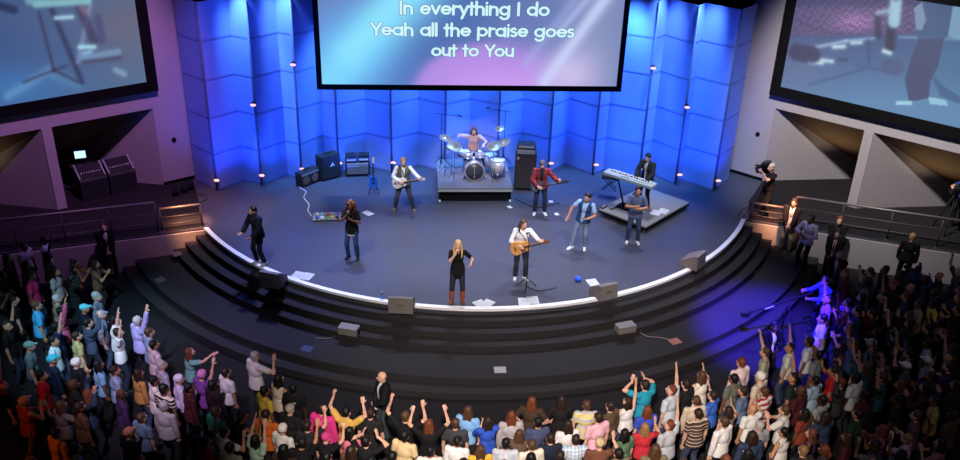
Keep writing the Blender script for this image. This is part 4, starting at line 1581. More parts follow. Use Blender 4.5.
sheet_paper(297.5, 275.5, -0.3, 'white song sheet beside a floor monitor, nearer the jacketed singer')
sheet_paper(307, 276.8, -0.3, 'white song sheet beside a floor monitor, nearer the blonde singer')
sheet_paper(480.5, 304.5, 0.6, 'white sheet at the white stage edge left of the acoustic guitarist', group='song sheets on the floor')
sheet_paper(487, 304.5, -0.6, 'white sheet overlapping another at the stage edge between the two front singers', lift=0.014)
sheet_paper(524, 302, 0.05, 'white song sheet at the feet of the acoustic guitarist, left of a pair')
sheet_paper(533, 300.5, 0.12, 'white song sheet at the feet of the acoustic guitarist, right of a pair')
sheet_paper(593, 283, 0.3, 'white sheet lying behind the floor monitor right of the acoustic guitarist')
sheet_paper(656, 213, -0.5, 'white music sheet on the keyboard platform, nearer the singer in the polo', z=STG + PH)
sheet_paper(663, 211.5, -0.55, 'white music sheet on the keyboard platform, nearer its outer corner', z=STG + PH)
sheet_paper(368, 213.5, 0.8, 'white towel-like sheet on the stage behind the curly-haired singer', 0.22, 0.34)
for k, (px, py, lab) in enumerate(((551, 202, 'small white scrap on the stage right of the bass player'), (557, 214.5, 'larger white scrap of paper on the stage below the bass player'), (510, 207.5, 'white scrap beside the castor of the drum riser'))):
    sheet_paper(px, py, 0.4 * k, lab, 0.13, 0.16, group='white scraps on the stage')


def wedge(px, py, rz, label, w=0.62, h=0.42, d=0.52):
    t = thing('floor_monitor', label, 'speaker', G(px, py), rz, 'floor monitor wedges along the stage edge')
    prof = [(-d / 2, 0), (d / 2, 0), (d / 2 - 0.02, h * 0.42), (-d / 2 + 0.10, h), (-d / 2 + 0.02, h)]     # y, z : grille looks back at the singers
    m = MB(); m.prism(prof, w, Matrix.Translation((-w / 2, 0, 0)) @ Matrix(((0, 0, 1, 0), (1, 0, 0, 0), (0, 1, 0, 0), (0, 0, 0, 1))))
    sub(m, 'cabinet', mat('wedge_grey', (112, 106, 104), 0.7, var=0.08), t)
    a, b = V((0, d / 2 - 0.02, h * 0.42)), V((0, -d / 2 + 0.10, h))
    c = (a + b) / 2
    ang = math.atan2(b.z - a.z, b.y - a.y)
    m = MB(); m.box(c + V((0, math.sin(ang), -math.cos(ang))) * -0.008, (w - 0.08, (b - a).length - 0.06, 0.014), Matrix.Rotation(ang, 3, 'X'), 0.003); sub(m, 'grille', M_GRILLE, t)
    m = MB(); m.box((0, -d / 2 - 0.004, h * 0.55), (0.16, 0.012, 0.06), None, 0.003); sub(m, 'handle', mat('wedge_dark', (90, 86, 84), 0.7), t)
    return t


def face_in(px, py):
    p = G(px, py)
    return math.atan2(p.y - C0.y, p.x - C0.x) + PI / 2


wedge(274, 283, face_in(274, 283) * 0.45, 'grey floor monitor at the stage edge by the feet of the jacketed singer', 0.52)
wedge(402, 308, face_in(402, 308) + 0.12, 'grey floor monitor at the stage edge left of the blonde singer', 0.60)
wedge(603, 295, face_in(603, 295) + 0.05, 'grey floor monitor at the stage edge below the vest-wearing singer', 0.52)
wedge(692, 265, face_in(692, 265) + 0.15, 'dark floor monitor at the stage edge farthest to the right', 0.52)
t = thing('water_bottle', 'small clear water bottle on the stage edge left of the floor monitor', 'bottle', G(382, 299), 0)
m = MB(); m.lathe([(0, 0), (0, 0.036), (0.14, 0.036), (0.18, 0.016), (0.20, 0.014), (0.20, 0)], (0, 0, 0), (0, 0, 1), 14); sub(m, 'bottle_body', mat('bottle_plastic', (150, 190, 214), 0.1, var=0, trans=0.6), t)
m = MB(); m.rod((0, 0, 0.2), (0, 0, 0.222), 0.016, 0.016, 10); sub(m, 'bottle_cap', M_WHITE, t)
m = MB(); m.rod((0, 0, 0.06), (0, 0, 0.12), 0.037, 0.037, 14); sub(m, 'bottle_label', mat('label_blue', (50, 110, 200), 0.5), t)
m = MB(); m.lathe([(0, 0), (0, 0.075), (0.10, 0.085), (0.11, 0.07), (0.02, 0.06), (0.02, 0)], (0, 0, 0), (0, 0, 1), 16)
o = m.build('blue_cup', mat('cup_blue', (30, 80, 220), 0.4)); o.location = G(578, 281); tag(o, 'small bright blue cup on the stage near the front right monitor', 'cup')


def step_box(px, py, z, rz, label):
    t = thing('step_light', label, 'light', G(px, py, z), rz, 'box lights on the steps')
    m = MB(); m.box((0, 0, 0.10), (0.48, 0.26, 0.19), None, 0.012); sub(m, 'housing', M_GREY, t)
    m = MB(); m.box((0, 0.133, 0.10), (0.42, 0.012, 0.13), None, 0.003); sub(m, 'glass', M_BLACK, t)
    m = MB(); m.box((0.262, 0, 0.09), (0.03, 0.08, 0.12), None, 0.004); sub(m, 'bracket', M_BLACK, t)


step_box(349, 333, 0.51, face_in(349, 333), 'low grey box light on the steps at the left of centre')
step_box(625, 331, 0.51, face_in(625, 331), 'low grey box light on the steps at the right of centre with cable')
cable('cable', 'pale cable on the landing running from the right box light to the floor plate', [(634, 329), (640, 333), (648, 337), (660, 338), (672, 341)], 0.012, mat('dim_cable', (120, 116, 116), 0.7), 0.345)
cable('cable', 'thin dark cable on the landing left of the left box light', [(343, 333), (335, 337), (325, 339), (315, 338)], 0.010, mat('dim_cable', (120, 116, 116), 0.7), 0.345)
for k, (px, py, z, cc, lab) in enumerate(((500, 370, 0.34, (150, 146, 146), 'pale square floor plate on the landing at the centre'), (675, 341.5, 0.34, (150, 96, 76), 'reddish square floor plate on the landing at the right'), (177, 254, 0.51, (96, 88, 96), 'dim floor plate high on the left steps'),
                                          (160, 280, 0.34, (88, 82, 90), 'dim floor plate on the left landing below the suited guard'), (752, 272, 0.34, (92, 84, 88), 'dim floor plate on the right landing below the standing staff'), (307, 349, 0.34, (20, 30, 78), 'small square of blue-lit floor on the landing left of centre'))):  # dark blue square: blue light on the floor put into its colour
    m = MB(); m.box((0, 0, 0.006), (0.28, 0.24, 0.012), None, 0.004)
    o = m.build('floor_plate', mat('plate_%d' % k, cc, 0.6, var=0.08)); o.location = G(px, py, z); o.rotation_euler = (0, 0, face_in(px, py))
    tag(o, lab, 'floor plate', 'floor plates on steps and landing')
# ------------------------------------------------------------------ the people on the stage
def rot2(d):
    return V(d)


def place_mtx(W, origin, x, up):
    return W @ orient(V(origin), x, up)


def handheld(label, W, p, d):
    m = mic_shape(W @ V(p), W.to_3x3() @ V(d), 0.19)
    return tag(m.build('microphone', [M_BLACK, M_GREY]), label, 'microphone', 'hand-held microphones')


# acoustic guitarist, singing
pose = dict(lean=0.05, tilt=0.03, hyaw=0.35, hpitch=0.10, footR=(-0.12, -0.02, -0.25), footL=(0.13, -0.05, 0.35), handR=(-0.10, -0.27, 1.10), handL=(0.46, -0.36, 1.22), elbR=(-1, 0.5, -0.2), elbL=(0.6, 0.3, -1), hdR=(0.55, -0.25, -0.35),
            pnR=(0.2, 0.9, -0.2), curlR=0.4, hdL=(0.1, -0.5, 0.6), pnL=(-0.9, 0.1, 0.2), curlL=0.9, sing=True)
o, k, W = performer(519.5, 278, 0.12, pose, 'person in white shirt and dark jeans playing a tan acoustic guitar at the stage front', 'pale', ('wavy', 'brown'), ('elbow', (232, 230, 236), -0.10), None, (44, 46, 58), (226, 226, 232))
guitar('acoustic_guitar', 'tan acoustic guitar held by the man in the white shirt', 'guitar', 'acoustic', place_mtx(W, (-0.08, -0.225, 1.03), (0.95, -0.12, 0.30), (-0.3, 0.05, 1)), (206, 146, 84), 0.62, (150, 96, 60), (120, 72, 44),
       ([(-0.24, 0.02, 0.0), (-0.12, 0.16, 0.22), (-0.02, 0.20, 0.40), (0.06, 0.13, 0.44), (0.14, 0.03, 0.34), (0.20, 0.0, 0.13)], (40, 36, 36)))
mb_ = W @ V((0.10, -0.52, 0)); mb_.z = STG
boom('thin black microphone stand in front of the acoustic guitarist', mb_, 1.30, (-0.06, 0.14, 1.50))

# blonde singer
pose = dict(fem=True, hip=0.93, lean=-0.04, hpitch=-0.25, footR=(-0.14, 0, -0.2), footL=(0.14, 0, 0.25), handR=(-0.055, -0.19, 1.47), elbR=(-0.7, -0.2, -1), handL=(0.29, -0.20, 1.12), elbL=(0.8, 0.5, -0.5), hdL=(0.15, -0.5, 0.3), pnL=(-0.3, -0.1, 1),
            hdR=(0.35, 0.0, 0.8), pnR=(0.5, 0.8, 0), curlR=1.0, sing=True)
o, k, W = performer(457, 301, 0.05, pose, 'blonde person in black top and tall brown boots singing at the stage edge', 'pale', ('long', 'blonde'), ('short', (22, 22, 24), -0.20), None, (42, 48, 62), (150, 82, 54), 0.72, scale=0.98)
handheld('black microphone held to the mouth of the blonde singer', W, (-0.015, -0.185, 1.53), (0.1, 0.65, 0.75))

# curly-haired singer
pose = dict(fem=True, lean=0.0, hpitch=-0.1, hyaw=-0.15, footR=(-0.13, 0, -0.2), footL=(0.13, 0.02, 0.2), handR=(-0.06, -0.20, 1.40), handL=(0.07, -0.22, 1.27), elbR=(-0.8, 0, -1), elbL=(0.8, 0, -1), hdR=(0.3, -0.1, 0.8), hdL=(-0.6, -0.2, 0.5), pnR=(0.5, 0.8, 0), pnL=(-0.4, 0.8, 0.3), curlR=0.9, curlL=0.7, sing=True)
o, k, W = performer(353, 258, -0.15, pose, 'person with big curly auburn hair, black top and blue jeans singing left of centre', 'brown', ('curly', 'auburn'), ('short', (24, 22, 26), -0.16), None, (52, 78, 120), (44, 40, 44), scale=0.98)
handheld('black microphone raised by the curly-haired singer', W, (-0.01, -0.195, 1.49), (0.1, 0.6, 0.7))
m = MB(); m.lathe([(0, 0.172), (0.05, 0.176), (0.05, 0.166), (0, 0.162), (0, 0.172)], (0, 0, 0), (0, 0, 1), 24)
bmesh.ops.scale(m.bm, vec=(1.0, 0.80, 1), verts=m.bm.verts)
hb = m.build('shirt_hem', cloth((170, 166, 170)), o); hb.location = (0, 0.0, 0.73); hb['label'] = 'pale hem showing under the black top'

# singer in dark blazer at the left
pose = dict(lean=0.10, hyaw=-0.15, footR=(-0.11, -0.03, -0.2), footL=(0.11, 0.05, 0.25), handR=(-0.18, -0.34, 0.98), handL=(0.16, -0.30, 0.95), elbR=(-1, 0.8, -0.3), elbL=(1, 0.8, -0.3), hdR=(0, -0.8, -0.1), hdL=(-0.3, -0.8, -0.1), pnR=(0.4, 0, 1), pnL=(-0.4, 0, 1), curlR=0.2, curlL=0.25)
o, k, W = performer(261, 264, -0.75, pose, 'person in a dark navy blazer and jeans standing at the far left of the stage', 'tan', ('short', 'black'), ('long', (40, 38, 46)), ('long', (24, 26, 44), 0.045), (34, 36, 48), (196, 194, 200))

# electric guitarist in vest
pose = dict(lean=0.02, hyaw=0.15, hpitch=0.12, footR=(-0.26, 0.0, -0.35), footL=(0.28, 0.0, 0.4), hip=0.90, handR=(-0.12, -0.26, 1.04), handL=(0.52, -0.30, 1.15), elbR=(-1, 0.4, -0.3), elbL=(0.6, 0.3, -1), hdR=(0.6, -0.2, -0.3), pnR=(0.2, 0.9, -0.2), hdL=(0.1, -0.5, 0.6), pnL=(-0.9, 0.1, 0.2), curlR=0.5, curlL=0.9)
o, k, W = performer(404, 210, 0.0, pose, 'person in olive vest over white shirt playing a white guitar before the backdrop', 'pale', ('short', 'sandy'), ('long', (226, 224, 226)), ('none', (98, 94, 84), 0.055, 'vest'), (62, 62, 70), (120, 104, 96), extra=[('beard', 'sandy')])
guitar('electric_guitar', 'white hollow-bodied electric guitar played by the man in the vest', 'guitar', 'hollow', place_mtx(W, (-0.10, -0.205, 0.98), (0.95, -0.10, 0.24), (-0.24, 0.05, 1)), (226, 220, 216), 0.62, (190, 150, 110), (216, 212, 206),
       ([(-0.22, 0.02, 0.0), (-0.10, 0.14, 0.24), (0.0, 0.19, 0.44), (0.08, 0.13, 0.48), (0.16, 0.03, 0.36), (0.19, 0.0, 0.10)], (60, 44, 34)))

# drummer
pose = dict(hip=0.58, lean=0.10, hpitch=0.15, hyaw=-0.1, footR=(-0.20, -0.42, -0.2), footL=(0.26, -0.40, 0.3), kxR=-0.3, kxL=0.3, handR=(-0.46, -0.26, 1.16), handL=(0.28, -0.42, 0.92), elbR=(-1, 0.2, 0.1), elbL=(1, 0.4, -0.4), curlR=1.0, curlL=1.0, hdR=(-0.2, -0.8, 0.3), hdL=(-0.1, -0.8, 0.0), pnR=(0.3, 0, -1), pnL=(-0.3, 0, -1))
o, k, W = performer(0, 0, RRZ, pose, 'drummer in a faded pinkish shirt seated behind the drum kit', 'pale', ('wavy', 'auburn'), ('short', (206, 164, 156)), None, (56, 54, 60), (60, 58, 60), loc=on_riser(0.02, 1.64))
for s, h, d, lab in ((-1, (-0.47, -0.35, 1.18), (-0.35, -0.7, -0.30), 'wooden drumstick raised over the hi-hat side'), (1, (0.27, -0.50, 0.90), (-0.3, -0.8, 0.08), 'wooden drumstick held over the snare drum')):
    m = MB(); p = V(h); d = V(d).normalized(); m.rod(W @ (p - d * 0.10), W @ (p + d * 0.28), 0.009, 0.006, 8); m.ell(W @ (p + d * 0.285), (0.008,) * 3, None, 8, 6)
    tag(m.build('drumstick', mat('hickory', (206, 170, 120), 0.5)), lab, 'drumstick', 'drumsticks')

# bass player
plaid = stripe_mat('red_plaid', (150, 38, 48), (84, 26, 40), 9.0, 0.55, 2, True)
pose = dict(lean=0.02, hyaw=0.1, hpitch=0.15, footR=(-0.14, -0.02, -0.2), footL=(0.15, -0.02, 0.3), handR=(-0.12, -0.26, 1.00), handL=(0.50, -0.30, 1.18), elbR=(-1, 0.4, -0.3), elbL=(0.6, 0.3, -1), hdR=(0.6, -0.2, -0.3), pnR=(0.2, 0.9, -0.2), hdL=(0.1, -0.5, 0.6), pnL=(-0.9, 0.1, 0.2), curlR=0.5, curlL=0.9)
o, k, W = performer(539, 213.5, 0.05, pose, 'person in red plaid jacket and grey knit hat playing bass beside the cabinet', 'pale', ('beanie', (92, 86, 100)), ('short', (34, 34, 42)), ('long', plaid, 0.06), (40, 42, 66), (230, 230, 238), extra=[('beard', 'brown')])
guitar('bass_guitar', 'dark long-necked bass guitar held by the person in red plaid', 'guitar', 'bass', place_mtx(W, (-0.12, -0.19, 0.96), (0.94, -0.10, 0.26), (-0.26, 0.05, 1)), (70, 76, 92), 0.86, (74, 62, 66), (60, 56, 66),
       ([(-0.20, 0.02, 0.0), (-0.08, 0.14, 0.28), (0.02, 0.18, 0.46), (0.10, 0.12, 0.50), (0.18, 0.03, 0.36), (0.20, 0.0, 0.12)], (30, 30, 34)))

# singer in denim vest, leaning
pose = dict(lean=0.06, tilt=0.12, twist=-0.15, hyaw=-0.2, hpitch=-0.08, hx=0.02, footR=(-0.24, -0.10, -0.5), footL=(0.12, 0.0, 0.15), handR=(-0.38, -0.10, 0.98), handL=(0.16, -0.30, 1.06), elbR=(-1, 0.5, 0), elbL=(1, 0.6, -0.3), hdR=(-0.3, -0.4, -0.7), hdL=(-0.6, -0.5, 0.1), pnR=(0.6, -0.5, 0.2), pnL=(-0.3, 0.2, 1), curlR=0.2, curlL=0.8, sing=True)
o, k, W = performer(580, 248, -0.25, pose, 'person in denim vest over pale shirt and light jeans leaning with arm out', 'tan', ('quiff', 'black'), ('short', (150, 176, 214)), ('none', (40, 66, 112), 0.07, 'vest'), (112, 124, 152), (234, 234, 240))
handheld('black microphone held at the waist by the singer in the denim vest', W, (0.05, -0.36, 1.10), (-0.8, -0.2, 0.35))

# singer in grey-blue polo
pose = dict(lean=0.0, hyaw=0.05, hpitch=-0.05, footR=(-0.14, 0, -0.2), footL=(0.14, 0, 0.25), handR=(-0.07, -0.24, 1.22), handL=(0.07, -0.25, 1.17), elbR=(-1, 0.3, -0.6), elbL=(1, 0.3, -0.6), hdR=(0.8, -0.2, 0.2), hdL=(-0.8, -0.2, 0.1), pnR=(0, 0.9, 0.1), pnL=(0, 0.9, 0.1), curlR=0.6, curlL=0.6)
o, k, W = performer(632, 242.5, -0.1, pose, 'person in slate-blue polo with clasped hands standing before the keyboard platform', 'tan', ('short', 'black'), ('short', (92, 104, 142), -0.12), None, (56, 66, 98), (230, 230, 238))

# keyboard player
pose = dict(lean=0.10, hpitch=0.28, hyaw=0.05, footR=(-0.14, 0, -0.2), footL=(0.14, 0, 0.2), handR=(-0.16, -0.36, 0.99), handL=(0.20, -0.36, 0.99), elbR=(-1, 0.6, -0.4), elbL=(1, 0.6, -0.4), hdR=(0, -0.9, -0.1), hdL=(0, -0.9, -0.1), pnR=(0, 0, -1), pnL=(0, 0, -1), curlR=0.35, curlL=0.35)
kc_, ku_, kv_, krz_ = KEYB
kp = V((kc_.x, kc_.y, STG + PH)) + ku_ * 0.30 + kv_ * 0.66
o, k, W = performer(0, 0, krz_ - 0.05, pose, 'keyboard player in dark open jacket over a pale shirt behind the keyboard', 'pale', ('short', 'black'), ('long', (196, 190, 188)), ('long', (40, 44, 42), 0.05), (36, 38, 46), (60, 60, 66), loc=kp)

# ------------------------------------------------------------------ staff at the sides
SUIT = dict(lean=0.02, footR=(-0.12, 0, -0.2), footL=(0.12, 0, 0.2), handR=(-0.06, -0.22, 0.92), handL=(0.06, -0.24, 0.90), elbR=(-1, 0.4, -0.2), elbL=(1, 0.4, -0.2), hdR=(0.8, -0.2, -0.4), hdL=(-0.8, -0.2, -0.4), pnR=(0, 0.9, 0), pnL=(0, 0.9, 0), curlR=0.5, curlL=0.5)


def tie(o, p, c=(120, 60, 40)):
    k = skeleton(p)
    T = k['T']
    m = MB()
    a, b, d = T @ V((0, -0.115, 0.45)), T @ V((0, -0.142, 0.33)), T @ V((0, -0.132, 0.12))
    m.box(a, (0.035, 0.02, 0.04), None, 0.006)
    m.tube([a, b, d], 0.022, 6)
    return sub(m, 'tie', cloth(c), o)


def lit(px, py, z):
    return G(px, py, z)


o, k, W = performer(0, 0, 0.55, dict(SUIT), 'person in black suit with hands clasped guarding the left steps', 'pale', ('short', 'dark brown'), ('long', (214, 212, 216)), ('long', (16, 16, 19), 0.045), (16, 16, 19), (24, 24, 26), loc=stand(106.5, 220.5), vox=0.013)
tie(o, SUIT, (150, 150, 160))
o, k, W = performer(0, 0, -0.5, dict(SUIT, hpitch=0.1), 'person in dark jacket, pale shirt and khaki trousers by the right guard rail', 'pale', ('short', 'dark brown'), ('long', (206, 204, 206)), ('long', (30, 26, 32), 0.07), (150, 136, 116), (44, 40, 40), loc=stand(794, 200), vox=0.013)
pose = dict(SUIT, handR=(-0.10, -0.22, 1.15), handL=(0.10, -0.24, 1.10), hyaw=-0.3)
o, k, W = performer(0, 0, -0.9, pose, 'person in pale lilac shirt and dark trousers among the staff on the right', 'brown', ('short', 'black'), ('long', (168, 160, 190), -0.10), None, (26, 26, 34), (30, 30, 32), loc=stand(812, 217), vox=0.013)
o, k, W = performer(0, 0, -0.35, dict(SUIT), 'person in black with auburn hair standing right of the lilac shirt', 'pale', ('short', 'auburn'), ('long', (28, 26, 30)), ('long', (20, 19, 23), 0.04), (20, 20, 24), (24, 24, 26), loc=stand(832, 208), vox=0.013)
o, k, W = performer(0, 0, -0.7, dict(SUIT, lean=0.06), 'person in black suit with pocket badge in front of the grey platform wall', 'pale', ('short', 'dark brown'), ('long', (196, 192, 196)), ('long', (18, 18, 21), 0.05), (18, 18, 21), (24, 24, 26), loc=stand(839, 232), vox=0.013)
tie(o, SUIT, (140, 60, 40))
o, k, W = performer(0, 0, -0.6, dict(SUIT, hroll=0.1), 'bald person in black suit nearest the crowd below the other right-hand staff', 'tan', ('bald', 'black'), ('long', (200, 198, 200)), ('long', (15, 15, 18), 0.045), (15, 15, 18), (22, 22, 24), loc=stand(840, 253), vox=0.014)
o, k, W = performer(0, 0, 2.6, dict(SUIT, handR=(-0.24, -0.05, 0.82), handL=(0.24, -0.05, 0.82)), 'person in black standing against the grey platform wall at far right', 'tan', ('short', 'sandy'), ('long', (14, 14, 17)), None, (14, 14, 17), (20, 20, 22), loc=stand(913, 236), vox=0.014)

# camera operator with shoulder camera, on the side platform at right
pose = dict(lean=0.02, hpitch=-0.05, hyaw=-0.15, footR=(-0.16, -0.05, -0.4), footL=(0.14, 0.02, 0.2), handR=(-0.20, -0.42, 1.55), handL=(0.05, -0.36, 1.48), elbR=(-0.8, -0.2, -1), elbL=(0.5, -0.3, -1), hdR=(0.1, -0.6, 0.6), hdL=(-0.3, -0.6, 0.5), pnR=(0.7, 0, 0.4), pnL=(-0.6, 0, 0.5), curlR=0.8, curlL=0.8)
o, k, W = performer(763, 216, -1.15, pose, 'camera operator all in black standing at the right stage end with a shoulder camera', 'pale', ('short', 'grey'), ('short', (20, 20, 24)), None, (20, 20, 24), (22, 22, 26), vox=0.012)
M_CAM = mat('camera_black', (26, 26, 30), 0.5, var=0.1)


def shoulder_camera(label, mtx):
    t = thing('video_camera', label, 'camera', (0, 0, 0), 0)
    t.matrix_world = mtx
    m = MB(); m.box((0, 0.06, 0), (0.13, 0.36, 0.19), None, 0.02); sub(m, 'camera_body', M_CAM, t)
    m = MB(); m.lathe([(0, 0.05), (0.10, 0.055), (0.12, 0.068), (0.22, 0.07), (0.22, 0.055), (0.20, 0)], (0, -0.12, 0.0), (0, -1, 0), 20); sub(m, 'lens', M_RUBBER, t)
    m = MB(); m.box((0.10, -0.10, 0.09), (0.08, 0.16, 0.06), None, 0.01); sub(m, 'viewfinder', M_CAM, t)
    m = MB(); m.tube([(0, -0.10, 0.095), (0, -0.08, 0.15), (0, 0.16, 0.15), (0, 0.18, 0.095)], 0.014, 8); sub(m, 'handle', M_RUBBER, t)
    m = MB(); m.box((0, 0.27, 0.0), (0.10, 0.09, 0.15), None, 0.012); sub(m, 'battery', M_GREY, t)
    return t


shoulder_camera('black shoulder camera of the operator standing at the right stage end', W @ Matrix.Translation((-0.13, -0.16, 1.62)))
# camera operator by the far right wall bay
o, k, W = performer(0, 0, -1.0, dict(SUIT, handR=(-0.12, -0.40, 1.30), handL=(0.12, -0.40, 1.28)), 'dim camera operator in blue shirt beside the far right wall bay', 'tan', ('short', 'black'), ('short', (40, 56, 110)), None, (24, 24, 30), (26, 26, 30), loc=G(955, 228), vox=0.014)
shoulder_camera('dark tripod camera of the operator by the far right wall bay', W @ Matrix.Translation((0, -0.48, 1.38)))
t = thing('camera_tripod', 'dark tripod holding the camera by the far right wall bay', 'tripod', V(((W @ V((0, -0.48, 0))).x, (W @ V((0, -0.48, 0))).y, STG)), 0)
for i in range(3):
    m = MB(); a = i * 2.094; m.tube([(0.04 * math.cos(a), 0.04 * math.sin(a), 1.2), (0.42 * math.cos(a), 0.42 * math.sin(a), 0.01)], 0.02, 8); sub(m, 'leg', M_RUBBER, t)
m = MB(); m.rod((0, 0, 1.1), (0, 0, 1.27), 0.05, 0.06, 12); sub(m, 'tripod_head', M_RUBBER, t)

# blue-lit operator in the crowd with a camera on a long pole
pose = dict(lean=0.10, hpitch=0.1, footR=(-0.16, 0, -0.2), footL=(0.16, 0, 0.2), handR=(-0.22, -0.46, 1.25), handL=(0.02, -0.42, 1.12), elbR=(-0.7, 0.2, -1), elbL=(0.7, 0.2, -1), hdR=(0, -0.8, 0.1), hdL=(-0.2, -0.8, 0), curlR=0.9, curlL=0.9)
pos = G(816, 334, 0.0)
o, k, W = performer(0, 0, -1.30, pose, 'person in blue shirt and headset steering a long camera pole on the right', 'tan', ('short', 'black'), ('long', (70, 90, 190)), None, (24, 26, 50), (24, 24, 28), loc=pos, vox=0.013)
t = thing('camera_jib', 'long black camera pole reaching over the blue-lit right floor', 'camera', pos + (W.to_3x3() @ V((-0.10, -0.75, 0))), -1.30)
m = MB(); m.tube([(0.0, 0.45, 1.22), (0.0, -1.3, 0.86)], 0.028, 8); sub(m, 'pole', M_RUBBER, t)
for i in range(3):
    m = MB(); a = i * 2.094 + 0.5; m.tube([(0, -0.2, 0.98), (0.38 * math.cos(a), -0.2 + 0.38 * math.sin(a), 0.01)], 0.018, 8); sub(m, 'leg', M_RUBBER, t)
m = MB(); m.box((0, -1.38, 0.83), (0.12, 0.22, 0.13), None, 0.015); sub(m, 'camera_head', M_CAM, t)
m = MB(); m.rod((0.0, -0.62, 0.975), (0.0, -0.86, 0.925), 0.036, 0.036, 10); sub(m, 'white_sleeve', M_WHITE, t)

# security at the front of the crowd
o, k, W = performer(0, 0, -1.15, dict(SUIT, hyaw=-0.3, handL=(0.10, -0.28, 1.02), lean=0.05), 'bald person in black suit with white collar standing at the centre front', 'pale', ('bald', 'black'), ('long', (236, 234, 236)), ('long', (20, 20, 23), 0.05), (58, 66, 72), (24, 24, 26), loc=stand(384.5, 374), vox=0.013)
tie(o, SUIT, (190, 190, 194))
o, k, W = performer(0, 0, 0.3, dict(SUIT, handL=(0.05, -0.24, 1.06)), 'person in black suit with white shirt guarding the blue-lit floor on the right', 'dark', ('short', 'black'), ('long', (226, 224, 230)), ('long', (15, 15, 18), 0.05), (15, 15, 18), (22, 22, 24), loc=stand(774, 324), vox=0.013)

# desk in the left wall bay
dpx = FL.at(2.55, STG, -0.45)
drz = math.atan2(FL.e.y, FL.e.x) + PI
for k_, (dx, lab) in enumerate(((-0.42, 'sloping mixing console nearer the stage in the purple wall bay'), (0.42, 'dark sloping console deeper in the purple wall bay'))):
    t = thing('mixing_console', lab, 'mixing console', dpx + FL.e * dx + FL.n * 0.05, drz, 'consoles in the left wall bay')
    m = MB(); m.prism([(-0.28, 0), (0.28, 0), (0.28, 0.95), (-0.24, 0.68), (-0.28, 0.62)], 0.78, Matrix.Translation((-0.39, 0, 0)) @ Matrix(((0, 0, 1, 0), (1, 0, 0, 0), (0, 1, 0, 0), (0, 0, 0, 1)))); sub(m, 'cabinet', M_TOLEX, t)
    ang = math.atan2(0.27, 0.52)
    for i in range(2):
        m = MB(); m.box((-0.36 + 0.72 * i, 0.02, 0.84), (0.05, 0.58, 0.03), Matrix.Rotation(ang, 3, 'X'), 0.006); sub(m, 'side_cheek', M_SILVER, t)
    for i in range(8):
        m = MB(); m.box((-0.26 + 0.075 * i, -0.05, 0.80), (0.02, 0.035, 0.03), Matrix.Rotation(ang, 3, 'X')); sub(m, 'fader', M_WHITE, t)
t = thing('desk', 'dark side table under the glowing monitor in the left wall bay', 'desk', dpx + FL.e * 0.42 - FL.n * 0.85, drz)
m = MB(); m.box((0, 0, 0.72), (0.7, 0.45, 0.05), None, 0.01); sub(m, 'table_top', M_TOLEX, t)
for x in (-0.3, 0.3):
    for y in (-0.18, 0.18):
        m = MB(); m.rod((x, y, 0), (x, y, 0.70), 0.025, 0.025, 8); sub(m, 'leg', M_BLACK, t)
t = thing('monitor', 'small glowing pale-blue monitor on the table in the left wall bay', 'monitor', dpx + FL.e * 0.40 - FL.n * 0.85 + V((0, 0, 0.746)), drz - 0.25)
m = MB(); m.box((0, 0.03, 0.28), (0.36, 0.06, 0.28), None, 0.015); sub(m, 'bezel', M_BLACK, t)
m = MB(); m.box((0, -0.003, 0.28), (0.31, 0.008, 0.23)); sub(m, 'screen', mat('monitor_glow', (190, 226, 255), emit=1.4), t)
m = MB(); m.rod((0, 0.03, 0.0), (0, 0.03, 0.16), 0.03, 0.03, 10); m.box((0, 0.03, 0.01), (0.24, 0.18, 0.02), None, 0.006); sub(m, 'foot', M_BLACK, t)
# small dark cases and cable at the stage-left wing
for k_, (px, py, lab) in enumerate(((176, 196, 'small black foot light nearest the purple wall corner'), (184, 193, 'small black foot light between two others by the purple wall'), (191, 190, 'small black foot light nearest the blue backdrop at left'))):
    t = thing('foot_light', lab, 'light', G(px, py), 0.6, 'small foot lights in the left wing')
    m = MB(); m.box((0, 0, 0.11), (0.16, 0.16, 0.16), Matrix.Rotation(R(20), 3, 'X'), 0.02); sub(m, 'housing', M_BLACK, t)
    m = MB(); m.box((0, 0, 0.02), (0.22, 0.08, 0.03), None, 0.006); sub(m, 'bracket', M_BLACK, t)
cable('cable', 'loose coil of cable on the stage beside the left guard rail', [(186, 197), (196, 194), (205, 195), (206, 200), (198, 203), (190, 200), (196, 196), (204, 197)], 0.012, M_RUBBER)
cable('cable', 'loop of cable at the stage end of the right guard rail', [(738, 216), (742, 210), (748, 208), (746, 214), (740, 220)], 0.010, M_RUBBER)
